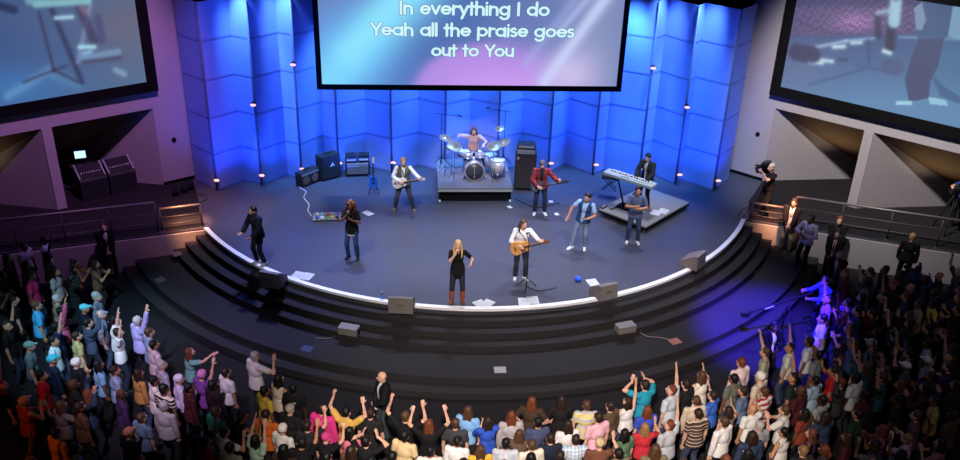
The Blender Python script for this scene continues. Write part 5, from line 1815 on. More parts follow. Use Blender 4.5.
# ------------------------------------------------------------------ the crowd
CP = {
    'down': dict(hpitch=-0.12),
    'clap': dict(hpitch=-0.12, handR=(-0.04, -0.30, 1.28), handL=(0.04, -0.30, 1.27), elbR=(-1, 0.2, -0.7), elbL=(1, 0.2, -0.7), hdR=(0.25, -0.5, 0.8), hdL=(-0.25, -0.5, 0.8), pnR=(1, 0, 0), pnL=(-1, 0, 0), curlR=0.1, curlL=0.1),
    'upR': dict(hpitch=-0.15, tilt=0.03, handR=(-0.27, -0.14, 1.93), elbR=(-1, -0.2, 0.3), hdR=(-0.05, -0.2, 1), pnR=(0.2, -1, 0), curlR=0.12),
    'upL': dict(hpitch=-0.15, tilt=-0.03, handL=(0.27, -0.14, 1.93), elbL=(1, -0.2, 0.3), hdL=(0.05, -0.2, 1), pnL=(-0.2, -1, 0), curlL=0.12),
    'fistR': dict(hpitch=-0.12, handR=(-0.30, -0.22, 1.84), elbR=(-1, -0.3, -0.3), hdR=(0.1, -0.1, 1), pnR=(0.6, -1, 0), curlR=1.05),
    'both': dict(hpitch=-0.15, handR=(-0.32, -0.12, 1.83), handL=(0.32, -0.12, 1.83), elbR=(-1, -0.1, 0), elbL=(1, -0.1, 0), hdR=(0.1, -0.1, 1), hdL=(-0.1, -0.1, 1), pnR=(0.6, -1, 0), pnL=(-0.6, -1, 0), curlR=0.8, curlL=0.8),
    'high': dict(hpitch=-0.2, handR=(-0.14, -0.16, 1.95), handL=(0.14, -0.16, 1.95), elbR=(-1, -0.2, 0.2), elbL=(1, -0.2, 0.2), hdR=(0.1, -0.2, 1), hdL=(-0.1, -0.2, 1), pnR=(0.6, -1, 0), pnL=(-0.6, -1, 0), curlR=0.1, curlL=0.1),
    'face': dict(hpitch=-0.08, handR=(-0.15, -0.27, 1.56), handL=(0.15, -0.27, 1.56), elbR=(-1, 0.0, -0.5), elbL=(1, 0.0, -0.5), hdR=(0.2, -0.2, 0.9), hdL=(-0.2, -0.2, 0.9), pnR=(0.9, -0.3, 0), pnL=(-0.9, -0.3, 0), curlR=0.4, curlL=0.4),
    'reach': dict(hpitch=-0.1, lean=0.06, handR=(-0.42, -0.42, 1.62), elbR=(-1, 0.2, -0.4), hdR=(-0.4, -0.8, 0.4), pnR=(0.2, 0, -1), curlR=0.1),
    'akimbo': dict(hpitch=-0.1, handR=(-0.20, -0.10, 0.98), handL=(0.20, -0.10, 0.98), elbR=(-1, 0.3, 0), elbL=(1, 0.3, 0), hdR=(0.7, -0.5, -0.1), hdL=(-0.7, -0.5, -0.1), curlR=0.5, curlL=0.5),
    'bentR': dict(hpitch=-0.1, handR=(-0.30, -0.26, 1.50), elbR=(-0.7, 0.1, -1), hdR=(0.0, -0.15, 1), pnR=(0.5, -0.8, 0), curlR=0.3),
}
POSE_WORDS = {'down': '', 'clap': ', hands together', 'upR': ', right arm raised high', 'upL': ', left arm raised high', 'fistR': ', raised right fist', 'both': ', both fists up', 'high': ', both arms stretched up',
              'face': ', hands up by the face', 'reach': ', one arm reaching forward', 'akimbo': ', elbows out', 'bentR': ', one hand raised'}
_pm, _hm = {}, {}
_blank = [None]


def proto(kind, pose):
    key = (kind, pose)
    if key in _pm:
        return _pm[key]
    p = CP[pose]
    if kind == 'body':
        me, k = body_mesh(p, 0.021, True, 0.0085)
        for m in (skin('pale'), EYE_W, EYE_D, LIPS):
            me.materials.append(m)
    elif kind == 'trousers':
        me = trouser_mesh(CP['down'], 0.024); me.materials.append(cloth((40, 42, 52)))
    elif kind == 'shoe':
        me = join_into(shoe_mesh(CP['down'], 'L', 0.018), [(shoe_mesh(CP['down'], 'R', 0.018), 0)]); me.materials.append(cloth((40, 40, 42)))
    else:
        me = shirt_mesh(p, 0.021, kind, 0.018, -0.09); me.materials.append(cloth((40, 42, 52)))
    _pm[key] = me
    return me


def hair_proto(style, hp):
    key = (style, round(hp, 2))
    if key not in _hm:
        me = hair_mesh(dict(hpitch=hp), 0.018, style)
        me.materials.append(hairm('black'))
        _hm[key] = me
    return _hm[key]


TGT = V((0.3, 21.5))


def crowd_person(x, y, pose, sleeve, topm, legc, hstyle, hm, sk, label, scale=1.0, turn=0.0, mirror=False, group=None):
    o = link('person', proto('body', pose))
    o.location = (x, y, floor_z(x, y))
    d = TGT - V((x, y))
    o.rotation_euler = (0, 0, math.atan2(d.x, -d.y) + turn)
    o.scale = (-scale if mirror else scale, scale, scale)
    slot(o, skin(sk))
    tag(o, label, 'person', group)
    c = link('shirt', proto(sleeve, pose), o); slot(c, topm)
    c = link('trousers', proto('trousers', 'down'), o); slot(c, cloth(legc))
    c = link('shoes', proto('shoe', 'down'), o); slot(c, cloth((34, 33, 36)))
    if hstyle != 'bald':
        c = link('cap' if hstyle in ('cap', 'beanie') else 'hair', hair_proto(hstyle, CP[pose]['hpitch']), o); slot(c, hm)
    return o


BROWN_STRIPE = stripe_mat('brown_cream_stripe', (70, 48, 42), (206, 186, 166), 13.0, 0.78)
BLACK_STRIPE = stripe_mat('black_cream_stripe', (26, 22, 24), (226, 206, 190), 13.0, 0.55)
RED_STRIPE = stripe_mat('red_white_stripe', (170, 44, 56), (234, 222, 222), 9.0, 0.45)
BLUE_PLAID = stripe_mat('blue_plaid', (150, 176, 206), (226, 230, 236), 14.0, 0.5, 2, True)
YELLOW_STRIPE = stripe_mat('yellow_grey_stripe', (226, 206, 140), (186, 186, 196), 6.0, 0.62)
WHITE, BLACK = (228, 224, 224), (24, 23, 26)
# head x, head y, what they wear, colour, sleeve, hair, hair colour, pose, skin
HP = [
    # left block, farthest from the camera first
    (22, 243, 'pale blue shirt', (190, 200, 222), 'short', 'short', 'black', 'down', 'brown'), (43, 240, 'white-lilac shirt', (220, 208, 226), 'short', 'short', 'black', 'down', 'dark'),
    (76, 262, 'burnt orange top', (206, 92, 44), 'short', 'short', 'black', 'clap', 'brown'), (88, 260, 'dim brown blouse', (120, 80, 62), 'short', 'long', 'dark brown', 'clap', 'tan'),
    (30, 276, 'magenta top', (220, 52, 110), 'short', 'short', 'black', 'down', 'brown'), (55, 268, 'dim white blouse', (180, 172, 170), 'short', 'long', 'black', 'down', 'tan'),
    (55, 297, 'tan jacket', (150, 122, 104), 'long', 'short', 'grey', 'down', 'pale'), (35, 307, 'bright sky-blue tee', (70, 170, 220), 'short', 'short', 'brown', 'down', 'tan'),
    (63, 311, 'pink long-sleeved top', (214, 92, 132), 'long', 'short', 'black', 'upR', 'tan'), (85, 306, 'dark navy tee and cyan cap', (26, 30, 48), 'short', 'cap', (110, 210, 220), 'down', 'tan'),
    (95, 311, 'grey-lilac shirt and grey cap', (150, 148, 168), 'short', 'cap', (150, 148, 164), 'down', 'pale'), (92, 299, 'black-and-white jacket', (120, 122, 134), 'long', 'short', 'grey', 'down', 'pale'),
    (82, 325, 'slate blue sweater', (62, 74, 94), 'long', 'short', 'black', 'fistR', 'pale'), (72, 331, 'yellow-grey tee', (170, 164, 110), 'short', 'short', 'dark brown', 'down', 'pale'),
    (57, 329, 'navy tee', (34, 48, 78), 'short', 'short', 'black', 'upR', 'pale'), (114, 321, 'white sleeveless top', WHITE, 'short', 'short', 'black', 'upR', 'pale'),
    (119, 328, 'white crew tee', WHITE, 'short', 'short', 'dark brown', 'upR', 'pale'), (133, 324, 'lilac-sleeved shirt', (176, 160, 214), 'long', 'short', 'grey', 'upR', 'pale'),
    (148, 333, 'blue-grey tee', (140, 152, 190), 'short', 'short', 'brown', 'akimbo', 'pale'), (152, 343, 'pale pink tee', (224, 196, 212), 'short', 'short', 'black', 'down', 'tan'),
    (187, 347, 'teal print top', (120, 170, 168), 'short', 'wavy', 'auburn', 'reach', 'pale'), (36, 344, 'grey jersey and green cap', (96, 108, 112), 'short', 'cap', (110, 140, 130), 'down', 'tan'),
    (49, 340, 'white-cyan shirt', (206, 230, 236), 'short', 'short', 'black', 'down', 'tan'), (77, 361, 'black coat and white knit cap', (26, 25, 30), 'long', 'beanie', (226, 214, 206), 'down', 'pale'),
    (51, 361, 'navy jacket and turquoise cap', (28, 40, 62), 'long', 'cap', (70, 190, 210), 'down', 'tan'), (97, 363, 'light blue blouse', (130, 180, 220), 'short', 'long', 'black', 'down', 'brown'),
    (112, 367, 'white-blue striped sleeve shirt', (150, 170, 200), 'long', 'short', 'dark brown', 'down', 'tan'), (40, 377, 'crimson shirt', (190, 32, 44), 'short', 'short', 'black', 'down', 'tan'),
    (22, 402, 'orange-red tank and pale hat', (176, 70, 50), 'none', 'cap', (226, 176, 140), 'clap', 'tan'), (54, 432, 'golden yellow shirt', (232, 150, 62), 'long', 'short', 'dark brown', 'down', 'tan'),
    (132, 368, 'mustard cardigan', (190, 140, 78), 'long', 'long', 'dark brown', 'down', 'tan'), (160, 366, 'grey stripe shirt', (168, 160, 176), 'short', 'short', 'grey', 'down', 'pale'),
    (157, 379, 'plain white tee by the striped shirt', (232, 222, 220), 'short', 'short', 'black', 'down', 'brown'), (175, 378, 'lilac jacket and pale lilac cap', (206, 186, 220), 'long', 'beanie', (220, 206, 232), 'down', 'pale'),
    (168, 391, 'black and cream striped top', BLACK_STRIPE, 'short', 'short', 'black', 'down', 'brown'), (204, 375, 'purple top and pink cap', (120, 64, 140), 'short', 'beanie', (206, 120, 180), 'upR', 'pale'),
    (218, 372, 'white polo next to the pink cap', (230, 220, 220), 'short', 'short', 'dark brown', 'down', 'tan'), (208, 387, 'dark maroon hoodie', (44, 24, 30), 'long', 'short', 'black', 'down', 'dark'),
    (186, 387, 'dark red-collared jacket', (70, 26, 34), 'long', 'short', 'black', 'down', 'brown'), (157, 406, 'big grey-white coat', (176, 166, 166), 'long', 'short', 'grey', 'down', 'pale'),
    (146, 412, 'dusty blue tee', (104, 126, 150), 'short', 'short', 'brown', 'down', 'pale'), (127, 434, 'dark tee and salmon cap', (34, 30, 36), 'short', 'cap', (230, 150, 116), 'down', 'tan'),
    (214, 411, 'green tee', (50, 140, 110), 'short', 'short', 'brown', 'down', 'pale'), (227, 427, 'white tee over dark hair', (226, 220, 216), 'short', 'short', 'black', 'bentR', 'tan'),
    (208, 441, 'scarlet red tee', (196, 40, 48), 'short', 'short', 'black', 'down', 'tan'), (197, 430, 'black tee with raised elbow', BLACK, 'short', 'short', 'black', 'fistR', 'tan'),
    (228, 445, 'grey-green tee', (150, 146, 132), 'short', 'short', 'black', 'down', 'brown'), (254, 358, 'white tee with grey hair', (236, 224, 222), 'short', 'short', 'grey', 'bentR', 'pale'),
    (277, 378, 'cream tank top', (226, 206, 186), 'none', 'long', 'black', 'down', 'tan'), (264, 389, 'yellow shirt', (222, 186, 70), 'short', 'short', 'black', 'down', 'brown'),
    (292, 386, 'black tee by the cream tank', BLACK, 'short', 'short', 'black', 'down', 'dark'), (272, 416, 'bright orange shirt', (222, 104, 34), 'short', 'short', 'dark brown', 'down', 'tan'),
    (284, 411, 'dark jacket and grey patterned cap', (36, 34, 38), 'long', 'cap', (168, 156, 148), 'down', 'pale'), (288, 424, 'white tee and white hat', (232, 226, 224), 'short', 'beanie', (240, 234, 226), 'down', 'tan'),
    (253, 439, 'mint green tee', (176, 206, 186), 'short', 'long', 'black', 'high', 'pale'), (236, 421, 'black vest', BLACK, 'none', 'short', 'black', 'bentR', 'brown'),
    (301, 424, 'charcoal top beneath a raised fist', (40, 38, 42), 'short', 'short', 'dark brown', 'fistR', 'pale'), (320, 413, 'black waistcoat over pink sleeves', (226, 60, 140), 'long', 'short', 'dark brown', 'down', 'pale'),
    (345, 413, 'golden top', (220, 176, 84), 'short', 'short', 'black', 'both', 'pale'), (344, 430, 'pink flowered top', (222, 120, 140), 'short', 'long', 'black', 'down', 'tan'),
    (329, 432, 'black top and pink headband', (30, 26, 30), 'short', 'beanie', (206, 66, 130), 'fistR', 'pale'), (302, 444, 'plain black tee at the lower centre-left', (22, 22, 25), 'short', 'short', 'black', 'upR', 'tan'),
    # front of the centre
    (370, 413, 'black tee just below the suited guard', (34, 33, 36), 'short', 'short', 'dark brown', 'down', 'pale'), (363, 438, 'black jacket holding something up', (26, 25, 28), 'short', 'short', 'black', 'face', 'pale'),
    (405, 418, 'black tee with two fists up', (24, 23, 26), 'short', 'short', 'brown', 'both', 'pale'), (404, 436, 'pale sand shirt', (224, 196, 150), 'short', 'short', 'black', 'down', 'brown'),
    (392, 455, 'dark shirt below the sand shirt', (40, 38, 42), 'short', 'short', 'black', 'down', 'tan'), (429, 424, 'black top with auburn hair', (26, 24, 26), 'short', 'long', 'auburn', 'both', 'pale'),
    (430, 452, 'white blouse below the auburn hair', (226, 222, 220), 'short', 'short', 'black', 'clap', 'tan'), (456, 424, 'charcoal tee', (62, 60, 64), 'short', 'short', 'brown', 'down', 'pale'),
    (461, 438, 'grey vest over white sleeves', (232, 230, 230), 'long', 'short', 'black', 'down', 'tan'), (469, 410, 'light blue shirt', (130, 180, 232), 'short', 'long', 'brown', 'down', 'pale'),
    (491, 418, 'royal blue blouse', (48, 84, 190), 'short', 'long', 'dark brown', 'clap', 'pale'), (484, 443, 'yellow top beside the grey vest', (232, 176, 60), 'short', 'long', 'brown', 'down', 'pale'),
    (511, 423, 'white and black jacket', (176, 168, 172), 'long', 'long', 'auburn', 'down', 'pale'), (508, 438, 'grey and white raglan shirt', (190, 194, 208), 'long', 'short', 'black', 'down', 'tan'),
    (516, 431, 'brown sweater', (96, 74, 62), 'long', 'long', 'brown', 'down', 'pale'), (532, 401, 'olive brown tee', (66, 50, 40), 'short', 'long', 'auburn', 'akimbo', 'pale'),
    (532, 438, 'cream long-sleeved shirt', (230, 218, 202), 'long', 'short', 'brown', 'down', 'pale'), (538, 425, 'navy and white print top', (70, 78, 110), 'short', 'short', 'black', 'down', 'tan'),
    (547, 436, 'dark navy sweatshirt', (34, 38, 56), 'long', 'short', 'dark brown', 'down', 'pale'), (562, 399, 'black tee with long brown hair', (30, 27, 28), 'short', 'long', 'dark brown', 'akimbo', 'pale'),
    (588, 406, 'pale yellow striped shirt', YELLOW_STRIPE, 'short', 'short', 'brown', 'down', 'pale'), (612, 404, 'olive jacket', (92, 76, 58), 'long', 'short', 'dark brown', 'down', 'pale'),
    (598, 418, 'pink tee', (236, 178, 194), 'short', 'short', 'dark brown', 'down', 'pale'), (570, 425, 'white top with long dark hair', (232, 222, 222), 'short', 'long', 'dark brown', 'down', 'pale'),
    (573, 436, 'blue plaid shirt', BLUE_PLAID, 'short', 'short', 'dark brown', 'down', 'pale'), (597, 445, 'brown tee and tan cap', (112, 70, 54), 'short', 'cap', (206, 176, 140), 'bentR', 'pale'),
    (560, 457, 'dark shirt below the blue plaid', (56, 50, 54), 'short', 'short', 'dark brown', 'down', 'pale'), (626, 430, 'green blouse', (92, 120, 92), 'short', 'long', 'black', 'down', 'pale'),
    (629, 397, 'white sleeveless blouse', (230, 224, 226), 'none', 'long', 'dark brown', 'upR', 'pale'), (646, 386, 'teal shirt taking a photo', (40, 150, 178), 'short', 'short', 'dark brown', 'face', 'pale'),
    (648, 407, 'cobalt blue top', (60, 80, 196), 'short', 'wavy', 'auburn', 'down', 'pale'), (647, 423, 'red tee', (196, 48, 60), 'short', 'wavy', 'sandy', 'bentR', 'pale'),
    (675, 390, 'light grey-blue tee', (196, 204, 216), 'short', 'short', 'auburn', 'upR', 'pale'), (670, 425, 'light grey tee with reddish hair', (186, 188, 194), 'short', 'short', 'auburn', 'upR', 'pale'),
    (689, 382, 'black long-sleeved shirt', (32, 31, 34), 'long', 'short', 'dark brown', 'down', 'pale'), (699, 377, 'white halter dress', (236, 226, 216), 'none', 'long', 'brown', 'bentR', 'pale'),
    (699, 414, 'brown polo with cream stripes', BROWN_STRIPE, 'short', 'short', 'dark brown', 'down', 'pale'), (697, 400, 'beige coat', (206, 186, 166), 'long', 'short', 'brown', 'down', 'pale'),
    (717, 395, 'bright blue tee', (60, 104, 200), 'short', 'short', 'dark brown', 'bentR', 'pale'), (725, 423, 'white shirt in front of the brown polo', (234, 228, 226), 'long', 'short', 'brown', 'down', 'pale'),
    # right block
    (735, 378, 'grey olive tee', (108, 108, 98), 'short', 'short', 'black', 'down', 'brown'), (728, 404, 'grey tank beside the olive tee', (120, 106, 100), 'none', 'long', 'dark brown', 'bentR', 'pale'),
    (742, 364, 'pinkish white long-sleeved top', (236, 208, 210), 'long', 'short', 'auburn', 'down', 'pale'), (767, 352, 'pale khaki shirt', (170, 166, 140), 'short', 'short', 'brown', 'fistR', 'pale'),
    (792, 346, 'white tee with arm reaching high', (216, 216, 206), 'short', 'short', 'black', 'upR', 'tan'), (762, 380, 'cream tee and white cap', (214, 196, 180), 'short', 'beanie', (236, 226, 216), 'down', 'pale'),
    (765, 391, 'red and white striped top', RED_STRIPE, 'short', 'short', 'brown', 'down', 'pale'), (754, 408, 'white tee of the balding man', (228, 226, 222), 'short', 'bald', 'brown', 'bentR', 'tan'),
    (765, 424, 'mid grey tee', (146, 146, 152), 'short', 'short', 'grey', 'down', 'pale'), (787, 411, 'white blouse beside the grey tee', (226, 220, 214), 'short', 'short', 'brown', 'clap', 'pale'),
    (782, 428, 'white tank top', (230, 222, 216), 'none', 'pony', 'black', 'akimbo', 'tan'), (808, 408, 'rust-brown dress', (140, 64, 44), 'short', 'long', 'black', 'down', 'brown'),
    (822, 402, 'light grey jacket', (150, 152, 154), 'long', 'short', 'black', 'bentR', 'dark'), (853, 376, 'white tee at the dark right aisle', (206, 204, 202), 'short', 'short', 'black', 'down', 'dark'),
    (840, 371, 'bright red tee', (206, 40, 40), 'short', 'short', 'dark brown', 'bentR', 'tan'), (824, 320, 'white shirt lit violet under the jib operator', (226, 222, 232), 'short', 'short', 'black', 'down', 'tan'),
    (811, 342, 'white tee lit blue beside the reaching man', (226, 226, 232), 'short', 'short', 'black', 'down', 'brown'), (820, 354, 'dusky grey tee', (126, 130, 134), 'short', 'short', 'black', 'reach', 'brown'),
    (815, 378, 'icy blue tee', (160, 182, 200), 'short', 'short', 'black', 'down', 'brown'), (804, 452, 'dark shirt with sandy hair', (44, 42, 44), 'short', 'short', 'sandy', 'down', 'pale'),
    (797, 377, 'dark green tee with hand up', (40, 50, 46), 'short', 'short', 'black', 'upR', 'tan'), (933, 302, 'yellow top', (232, 196, 90), 'short', 'short', 'black', 'down', 'dark'),
    (924, 304, 'beige shirt', (176, 150, 120), 'short', 'short', 'black', 'down', 'brown'), (908, 366, 'dark grey shirt and white cap', (80, 80, 84), 'long', 'cap', (230, 226, 222), 'down', 'brown'),
    (929, 359, 'blue-grey shirt and white cap', (120, 130, 156), 'short', 'cap', (220, 218, 218), 'down', 'brown'), (937, 402, 'olive-yellow shirt', (176, 150, 90), 'short', 'short', 'black', 'down', 'brown'),
    (918, 416, 'plum shirt', (110, 76, 84), 'short', 'short', 'brown', 'down', 'pale'), (909, 438, 'pale pink blouse at the right aisle', (196, 160, 172), 'short', 'short', 'sandy', 'face', 'pale'),
    (931, 341, 'pale lilac-white shirt', (176, 176, 200), 'short', 'short', 'black', 'down', 'dark'), (873, 344, 'grey jacket and pale cap', (110, 110, 118), 'long', 'cap', (176, 172, 172), 'down', 'tan'),
    (884, 296, 'dark tee with raised thin arm', (50, 46, 50), 'short', 'short', 'black', 'upR', 'tan'), (896, 282, 'dark jacket and reddish cap', (40, 38, 44), 'long', 'cap', (170, 70, 54), 'down', 'tan'),
    (829, 300, 'violet-lit lilac top', (170, 120, 210), 'short', 'short', 'black', 'upR', 'tan'), (850, 300, 'violet blouse', (140, 90, 190), 'short', 'long', 'black', 'clap', 'tan'),
]
HEADZ = 1.60
spots_ = []
todo_ = []
labels_used = set()


def hair_words(st, hc):
    if st == 'bald':
        return 'bald head'
    if st in ('cap', 'beanie'):
        return None
    return {'short': 'short ', 'long': 'long ', 'wavy': 'wavy ', 'pony': 'tied-back '}[st] + (hc if isinstance(hc, str) else 'dark') + ' hair'


def zone(hx):
    return 'in the left crowd' if hx < 340 else 'in the centre crowd' if hx < 730 else 'in the right crowd'


for i, (hx, hy, desc, colr, sl, st, hc, pose, sk) in enumerate(HP):
    g = stand(hx, hy, HEADZ)
    sc = 0.95 + 0.08 * ((i * 37) % 10) / 10 - (0.04 if st in ('long', 'pony', 'wavy') else 0)
    topm = cloth(colr) if isinstance(colr, tuple) else colr
    hm = hairm(hc) if isinstance(hc, str) else cloth(hc)
    art = 'a ' if desc[0] not in 'aeiou' else 'an '
    lab = 'person in ' + art + desc
    if len(desc.split()) <= 4:
        hw = hair_words(st, hc)
        if hw and 'hair' not in desc:
            lab += ' with ' + hw
        if len((lab + POSE_WORDS[pose]).split()) <= 12:
            lab += POSE_WORDS[pose]
    if len((lab + ' ' + zone(hx)).split()) <= 16:
        lab += ', ' + zone(hx)
    # keep clear of a neighbour already standing there
    x, y = g.x, g.y
    legc = [(40, 46, 64), (30, 30, 34), (62, 74, 100), (52, 50, 52)][i % 4]
    todo_.append((pose, sl, topm, legc, st, hm, sk, lab, sc, ((i * 53) % 11 - 5) * 0.06))
    labels_used.add(lab)
    spots_.append((x, y, hx, hy, desc))

pos_ = [[s[0], s[1]] for s in spots_]
for _ in range(30):                       # nobody stands inside a neighbour
    for i in range(len(pos_)):
        for j in range(i):
            dx, dy = pos_[i][0] - pos_[j][0], pos_[i][1] - pos_[j][1]
            d = math.hypot(dx, dy)
            if 1e-6 < d < 0.47:
                k = (0.47 - d) / d * 0.4
                pos_[i][0] += dx * k; pos_[i][1] += dy * k
                pos_[j][0] -= dx * k; pos_[j][1] -= dy * k
spots_ = [(p[0], p[1]) + s[2:] for p, s in zip(pos_, spots_)]
for (x, y), a in zip(pos_, todo_):
    crowd_person(x, y, *a)

DARK = [('black hoodie', (22, 21, 24)), ('dark navy shirt', (30, 34, 52)), ('dark brown jacket', (58, 42, 34)), ('charcoal sweater', (54, 53, 56)), ('deep green shirt', (34, 52, 42)), ('maroon top', (78, 30, 40)), ('dark grey tee', (74, 73, 76)),
        ('dark denim shirt', (50, 62, 88)), ('dark purple blouse', (62, 40, 78)), ('black polo', (28, 27, 29)), ('brown cardigan', (92, 66, 50)), ('dull teal top', (46, 84, 90)), ('dim grey shirt', (118, 114, 116)), ('dusty rose top', (150, 98, 104)), ('faded blue tee', (96, 116, 150)), ('dull khaki shirt', (116, 106, 82))]
rnd = random.Random(21)
staff_xy = [(o.location.x, o.location.y) for o in bpy.data.objects if o.name.startswith('person') and o.location.z < 0.9 and o.get('category')][:60]
cand = []
for row in range(65):
    r = 12.15 + (row % 13) * 0.74 + 0.15 * (row // 13)
    n = int(r * 2.55 / 0.42)
    for j in range(n):
        a = R(-158) + (R(-16) - R(-158)) * (j + 0.5 * (row % 2) + rnd.uniform(-.22, .22)) / n
        cand.append((C0.x + (r + rnd.uniform(-.15, .15)) * math.cos(a), C0.y + (r + rnd.uniform(-.15, .15)) * math.sin(a), row))
rnd.shuffle(cand)


def crowded(x, y, s):
    """shoulder to shoulder is wider than front to back"""
    n = (TGT - V((x, y))).normalized()
    d = V((s[0] - x, s[1] - y))
    a = d.dot(n)
    b = d.x * n.y - d.y * n.x
    return (a / 0.36) ** 2 + (b / 0.45) ** 2 < 1


extra = []
LIMIT = 292 - len(HP)
for x, y, row in cand:
    hx, hy = P((x, y, HEADZ))
    if not (-6 < hx < 966 and hy < 464):
        continue
    f = along(FACE_L, x, 0) if x < -7.8 else along(FACE_R, x, 0) if x > 8 else None
    if f and y > f.y - 0.9:
        continue
    if x > 6.5 and y > 20.6 - (x - 10.5) * 0.2 and x < 10.3:          # staff and the blue-lit floor stay clear
        continue
    keep = 0.97
    if (80 < hx < 140 and hy < 278) or hy < 250 or (hx > 830 and hy < 266):
        continue
    if (140 < hx < 340 and hy < 348 + (hx - 140) * 0.36) or (98 < hx <= 140 and hy < 312 + (hx - 98) * 0.6):
        continue
    if 776 < hx < 836 and 262 < hy < 372:
        continue
    if hx > 832 and hy > 385:
        keep = 0.2
    elif hx < 52 and 300 < hy < 400:
        keep = 0.4
    elif hx < 130 and hy > 385:
        keep = 0.45
    elif 330 < hx < 745 and hy < 449:
        keep = 0.0
    elif 225 < hx <= 330 and hy < 402 - (330 - hx) * 0.3:
        keep = 0.0
    elif 730 <= hx < 800 and hy < 375:
        keep = 0.0
    if rnd.random() > keep:
        continue
    if any(crowded(x, y, s) for s in spots_) or any((x - a) ** 2 + (y - b) ** 2 < 0.7 ** 2 for a, b in staff_xy) or any(crowded(x, y, s) for s in extra):
        continue
    extra.append((x, y, hx, hy))
    if len(extra) >= LIMIT:
        break
for x, y, hx, hy in extra:
    dn, dc = rnd.choice(DARK)
    st = rnd.choice(['short', 'short', 'short', 'long', 'long', 'wavy', 'pony', 'bald'])
    hc = rnd.choice(['black', 'black', 'dark brown', 'dark brown', 'brown', 'auburn'])
    pose = rnd.choice(['down'] * 7 + ['clap', 'clap', 'upR', 'upL', 'bentR', 'face', 'both'])
    if hy > 425 and 240 < hx < 790:
        pose = 'down'
    sl = rnd.choice(['short', 'long', 'short'])
    sk = rnd.choice(['pale', 'tan', 'tan', 'brown', 'dark'])
    hw = hair_words(st, hc)
    near = sorted(spots_[:len(HP)], key=lambda s: (s[2] - hx) ** 2 + ((s[3] - hy) * 1.2) ** 2)
    lab = None
    for q in range(5):
        s = near[q]
        dx, dy = hx - s[2], hy - s[3]
        rel = ('right of' if dx > 0 else 'left of') if abs(dx) > abs(dy) else ('behind' if dy > 0 else 'in front of')
        for pw in (POSE_WORDS[pose], ''):
            cl = 'person in %s with %s%s, %s the %s' % (dn, hw, pw, rel, s[4])
            if len(cl.split()) <= 16 and cl not in labels_used:
                lab = cl
                break
        if lab:
            break
    labels_used.add(lab)
    crowd_person(x, y, pose, sl, cloth(dc), rnd.choice([(30, 30, 34), (40, 46, 64), (52, 50, 52)]), st, hairm(hc), sk, lab, rnd.uniform(0.92, 1.03), rnd.uniform(-.35, .35))
print('CROWD', len(HP), len(extra))
# ------------------------------------------------------------------ light
def spot(name, loc, tgt, energy, color, cone, blend=0.4, size=0.25):
    d = bpy.data.lights.new(name, 'SPOT')
    d.energy = energy
    d.color = color
    d.spot_size = R(cone)
    d.spot_blend = blend
    d.shadow_soft_size = size
    o = bpy.data.objects.new(name, d)
    COL.objects.link(o)
    o.location = loc
    o.rotation_euler = (V(tgt) - V(loc)).to_track_quat('-Z', 'Y').to_euler()
    return o


BLUE = (0.015, 0.085, 1.0)
# cool wash on the band: front truss, top and back truss
for x in (-6, 0, 6):
    spot('front_wash', (x, 14.0, 15.5), (x * 0.55, 22.6, 1.6), 6800, (0.86, 0.90, 1.0), 27, 0.6)
for x in (-5, 0, 5):
    spot('back_wash', (x, 26.0, 13.5), (x * 0.8, 21.6, 1.0), 5000, (0.74, 0.80, 1.0), 44, 0.7)
spot('drum_wash', (-0.2, 13.0, 14.0), (-0.25, 26.0, 2.3), 7000, (1.0, 0.86, 0.86), 10, 0.6)
spot('amber_floor', (-9.5, 21.5, 10.0), (-7.7, 23.7, 1.0), 2200, (1.0, 0.55, 0.38), 24, 0.9)
spot('blue_pool', (-5.5, 24.5, 13), (-4.7, 20.4, 1.0), 5500, (0.06, 0.10, 1.0), 26, 0.7)
# blue lamps on the folded backdrop
for i, pk in enumerate(PK):
    sh = -0.55 if i in (1, 2) else 0.55
    spot('backdrop_lamp', (pk.x + sh, pk.y - (0.95 if i in (5, 6) else 1.3), STG + (0.75 if i in (5, 6) else 0.2)), (pk.x, pk.y + 0.3, STG + 2.4), 230, BLUE, 95, 0.9, 0.15)
    if 3 <= i <= 8:
        spot('backdrop_batten', (pk.x + 0.75, pk.y - 0.55, 7.2), (pk.x + 0.3, pk.y + 0.25, 3.0), 1700, (0.11, 0.36, 1.0), 75, 0.9, 0.2)
for x in (-6.6, -3.5, 3.3, 6.3):
    spot('blue_truss', (x, 18.5, 13.0), (x * 1.05, 27.0, 3.0), 2600, BLUE, 30, 0.8)
spot('pale_blue_truss', (5.0, 19.5, 13.0), (6.4, 26.8, 2.0), 7500, (0.08, 0.36, 1.0), 26, 0.9)
spot('pale_blue_truss', (-3.4, 19.5, 13.0), (-4.0, 26.8, 2.0), 4000, (0.08, 0.32, 1.0), 24, 0.9)
for i in (1, 2, 9, 10):
    s_ = -1 if i < 5 else 1
    spot('column_top', (PK[i].x + 0.45 * s_, PK[i].y - 0.8, 8.2), (PK[i].x + 0.05 * s_, PK[i].y + 0.25, 5.0), 2600, (0.16, 0.36, 1.0), 40, 0.9, 0.1)
for i, z in ((1, 3.55), (2, 4.7), (9, 4.7), (10, 3.55)):
    spot('column_beam', (PK[i].x, PK[i].y - 0.30, z), (PK[i].x, PK[i].y - 0.02, STG), 110, (0.35, 0.5, 1.0), 28, 0.4, 0.03)
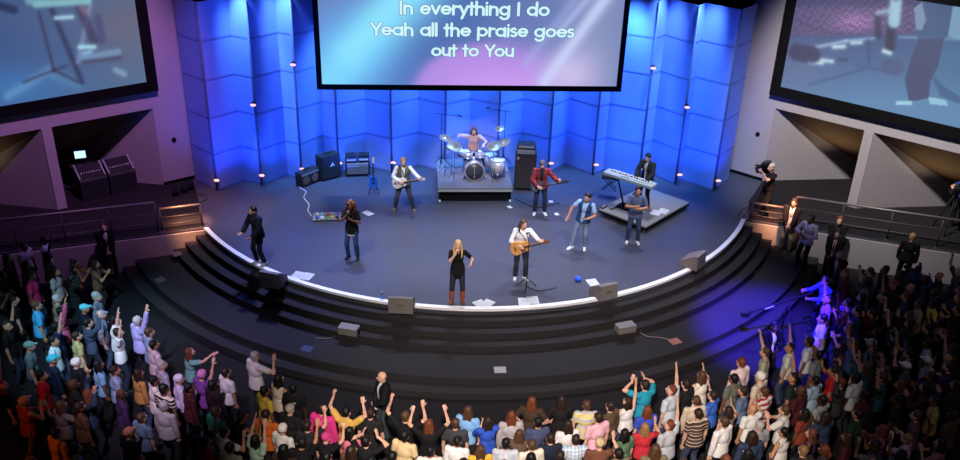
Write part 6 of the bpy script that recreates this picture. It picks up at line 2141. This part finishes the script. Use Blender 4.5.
spot('purple_side', (-6.0, 19.5, 12.5), (-11.6, 24.4, 3.0), 5200, (0.70, 0.30, 0.86), 46, 0.8)
spot('neutral_side', (6.0, 19.5, 12.5), (11.8, 26.0, 3.0), 10500, (1.0, 0.93, 0.89), 46, 0.8)
spot('amber_left', (-8.3, 20.5, 8), (-8.3, 22.5, 1.8), 20000, (1.0, 0.42, 0.2), 10, 0.7)
spot('amber_right', (8.3, 20.5, 8), (8.8, 24.0, 1.6), 20000, (1.0, 0.42, 0.2), 10, 0.7)
spot('pink_wing', (-3, 18, 13), (-8.0, 23.2, 1.0), 2800, (1.0, 0.5, 0.75), 18, 0.9)
spot('pink_edge', (1, 18, 13), (5.6, 20.6, 0.9), 2600, (1.0, 0.45, 0.5), 15, 0.9)
spot('blue_patch', (4.0, 14.0, 12), (7.4, 19.4, 0.2), 95000, (0.05, 0.02, 1.0), 18, 0.7)
spot('crowd_centre', (0, 3.0, 12.5), (1.4, 13.7, 0.8), 15000, (1.0, 0.88, 0.78), 46, 0.8)
spot('crowd_left_cyan', (-7, 9.0, 13), (-8.9, 17.3, 1.2), 9500, (0.40, 0.75, 1.0), 18, 0.8)
spot('crowd_left_lilac', (-5, 7.0, 13), (-6.7, 15.8, 1.2), 6500, (0.85, 0.7, 1.0), 20, 0.8)
spot('crowd_red', (-10, 9, 7), (-9.2, 13.6, 1.2), 240, (1.0, 0.25, 0.06), 44, 0.8)
spot('crowd_right', (6, 6, 13), (10.5, 17.5, 1.0), 600, (0.85, 0.8, 1.0), 40, 0.8)
for F, u0 in ((FL, 1.0), (FL, 4.12), (FR, 0.0), (FR, 3.06)):
    p = F.at(u0 + 1.7, 1.5, -0.35)
    spot('bay_lamp', p, F.at(u0 + 1.9, 3.2, -0.9), 70 if F is FR else 40, (1.0, 0.75, 0.5), 110, 0.9, 0.1)
w = bpy.data.worlds.new('hall_dark')
w.use_nodes = True
w.node_tree.nodes['Background'].inputs[0].default_value = (0.012, 0.010, 0.016, 1)
w.node_tree.nodes['Background'].inputs[1].default_value = 0.35
SC.world = w
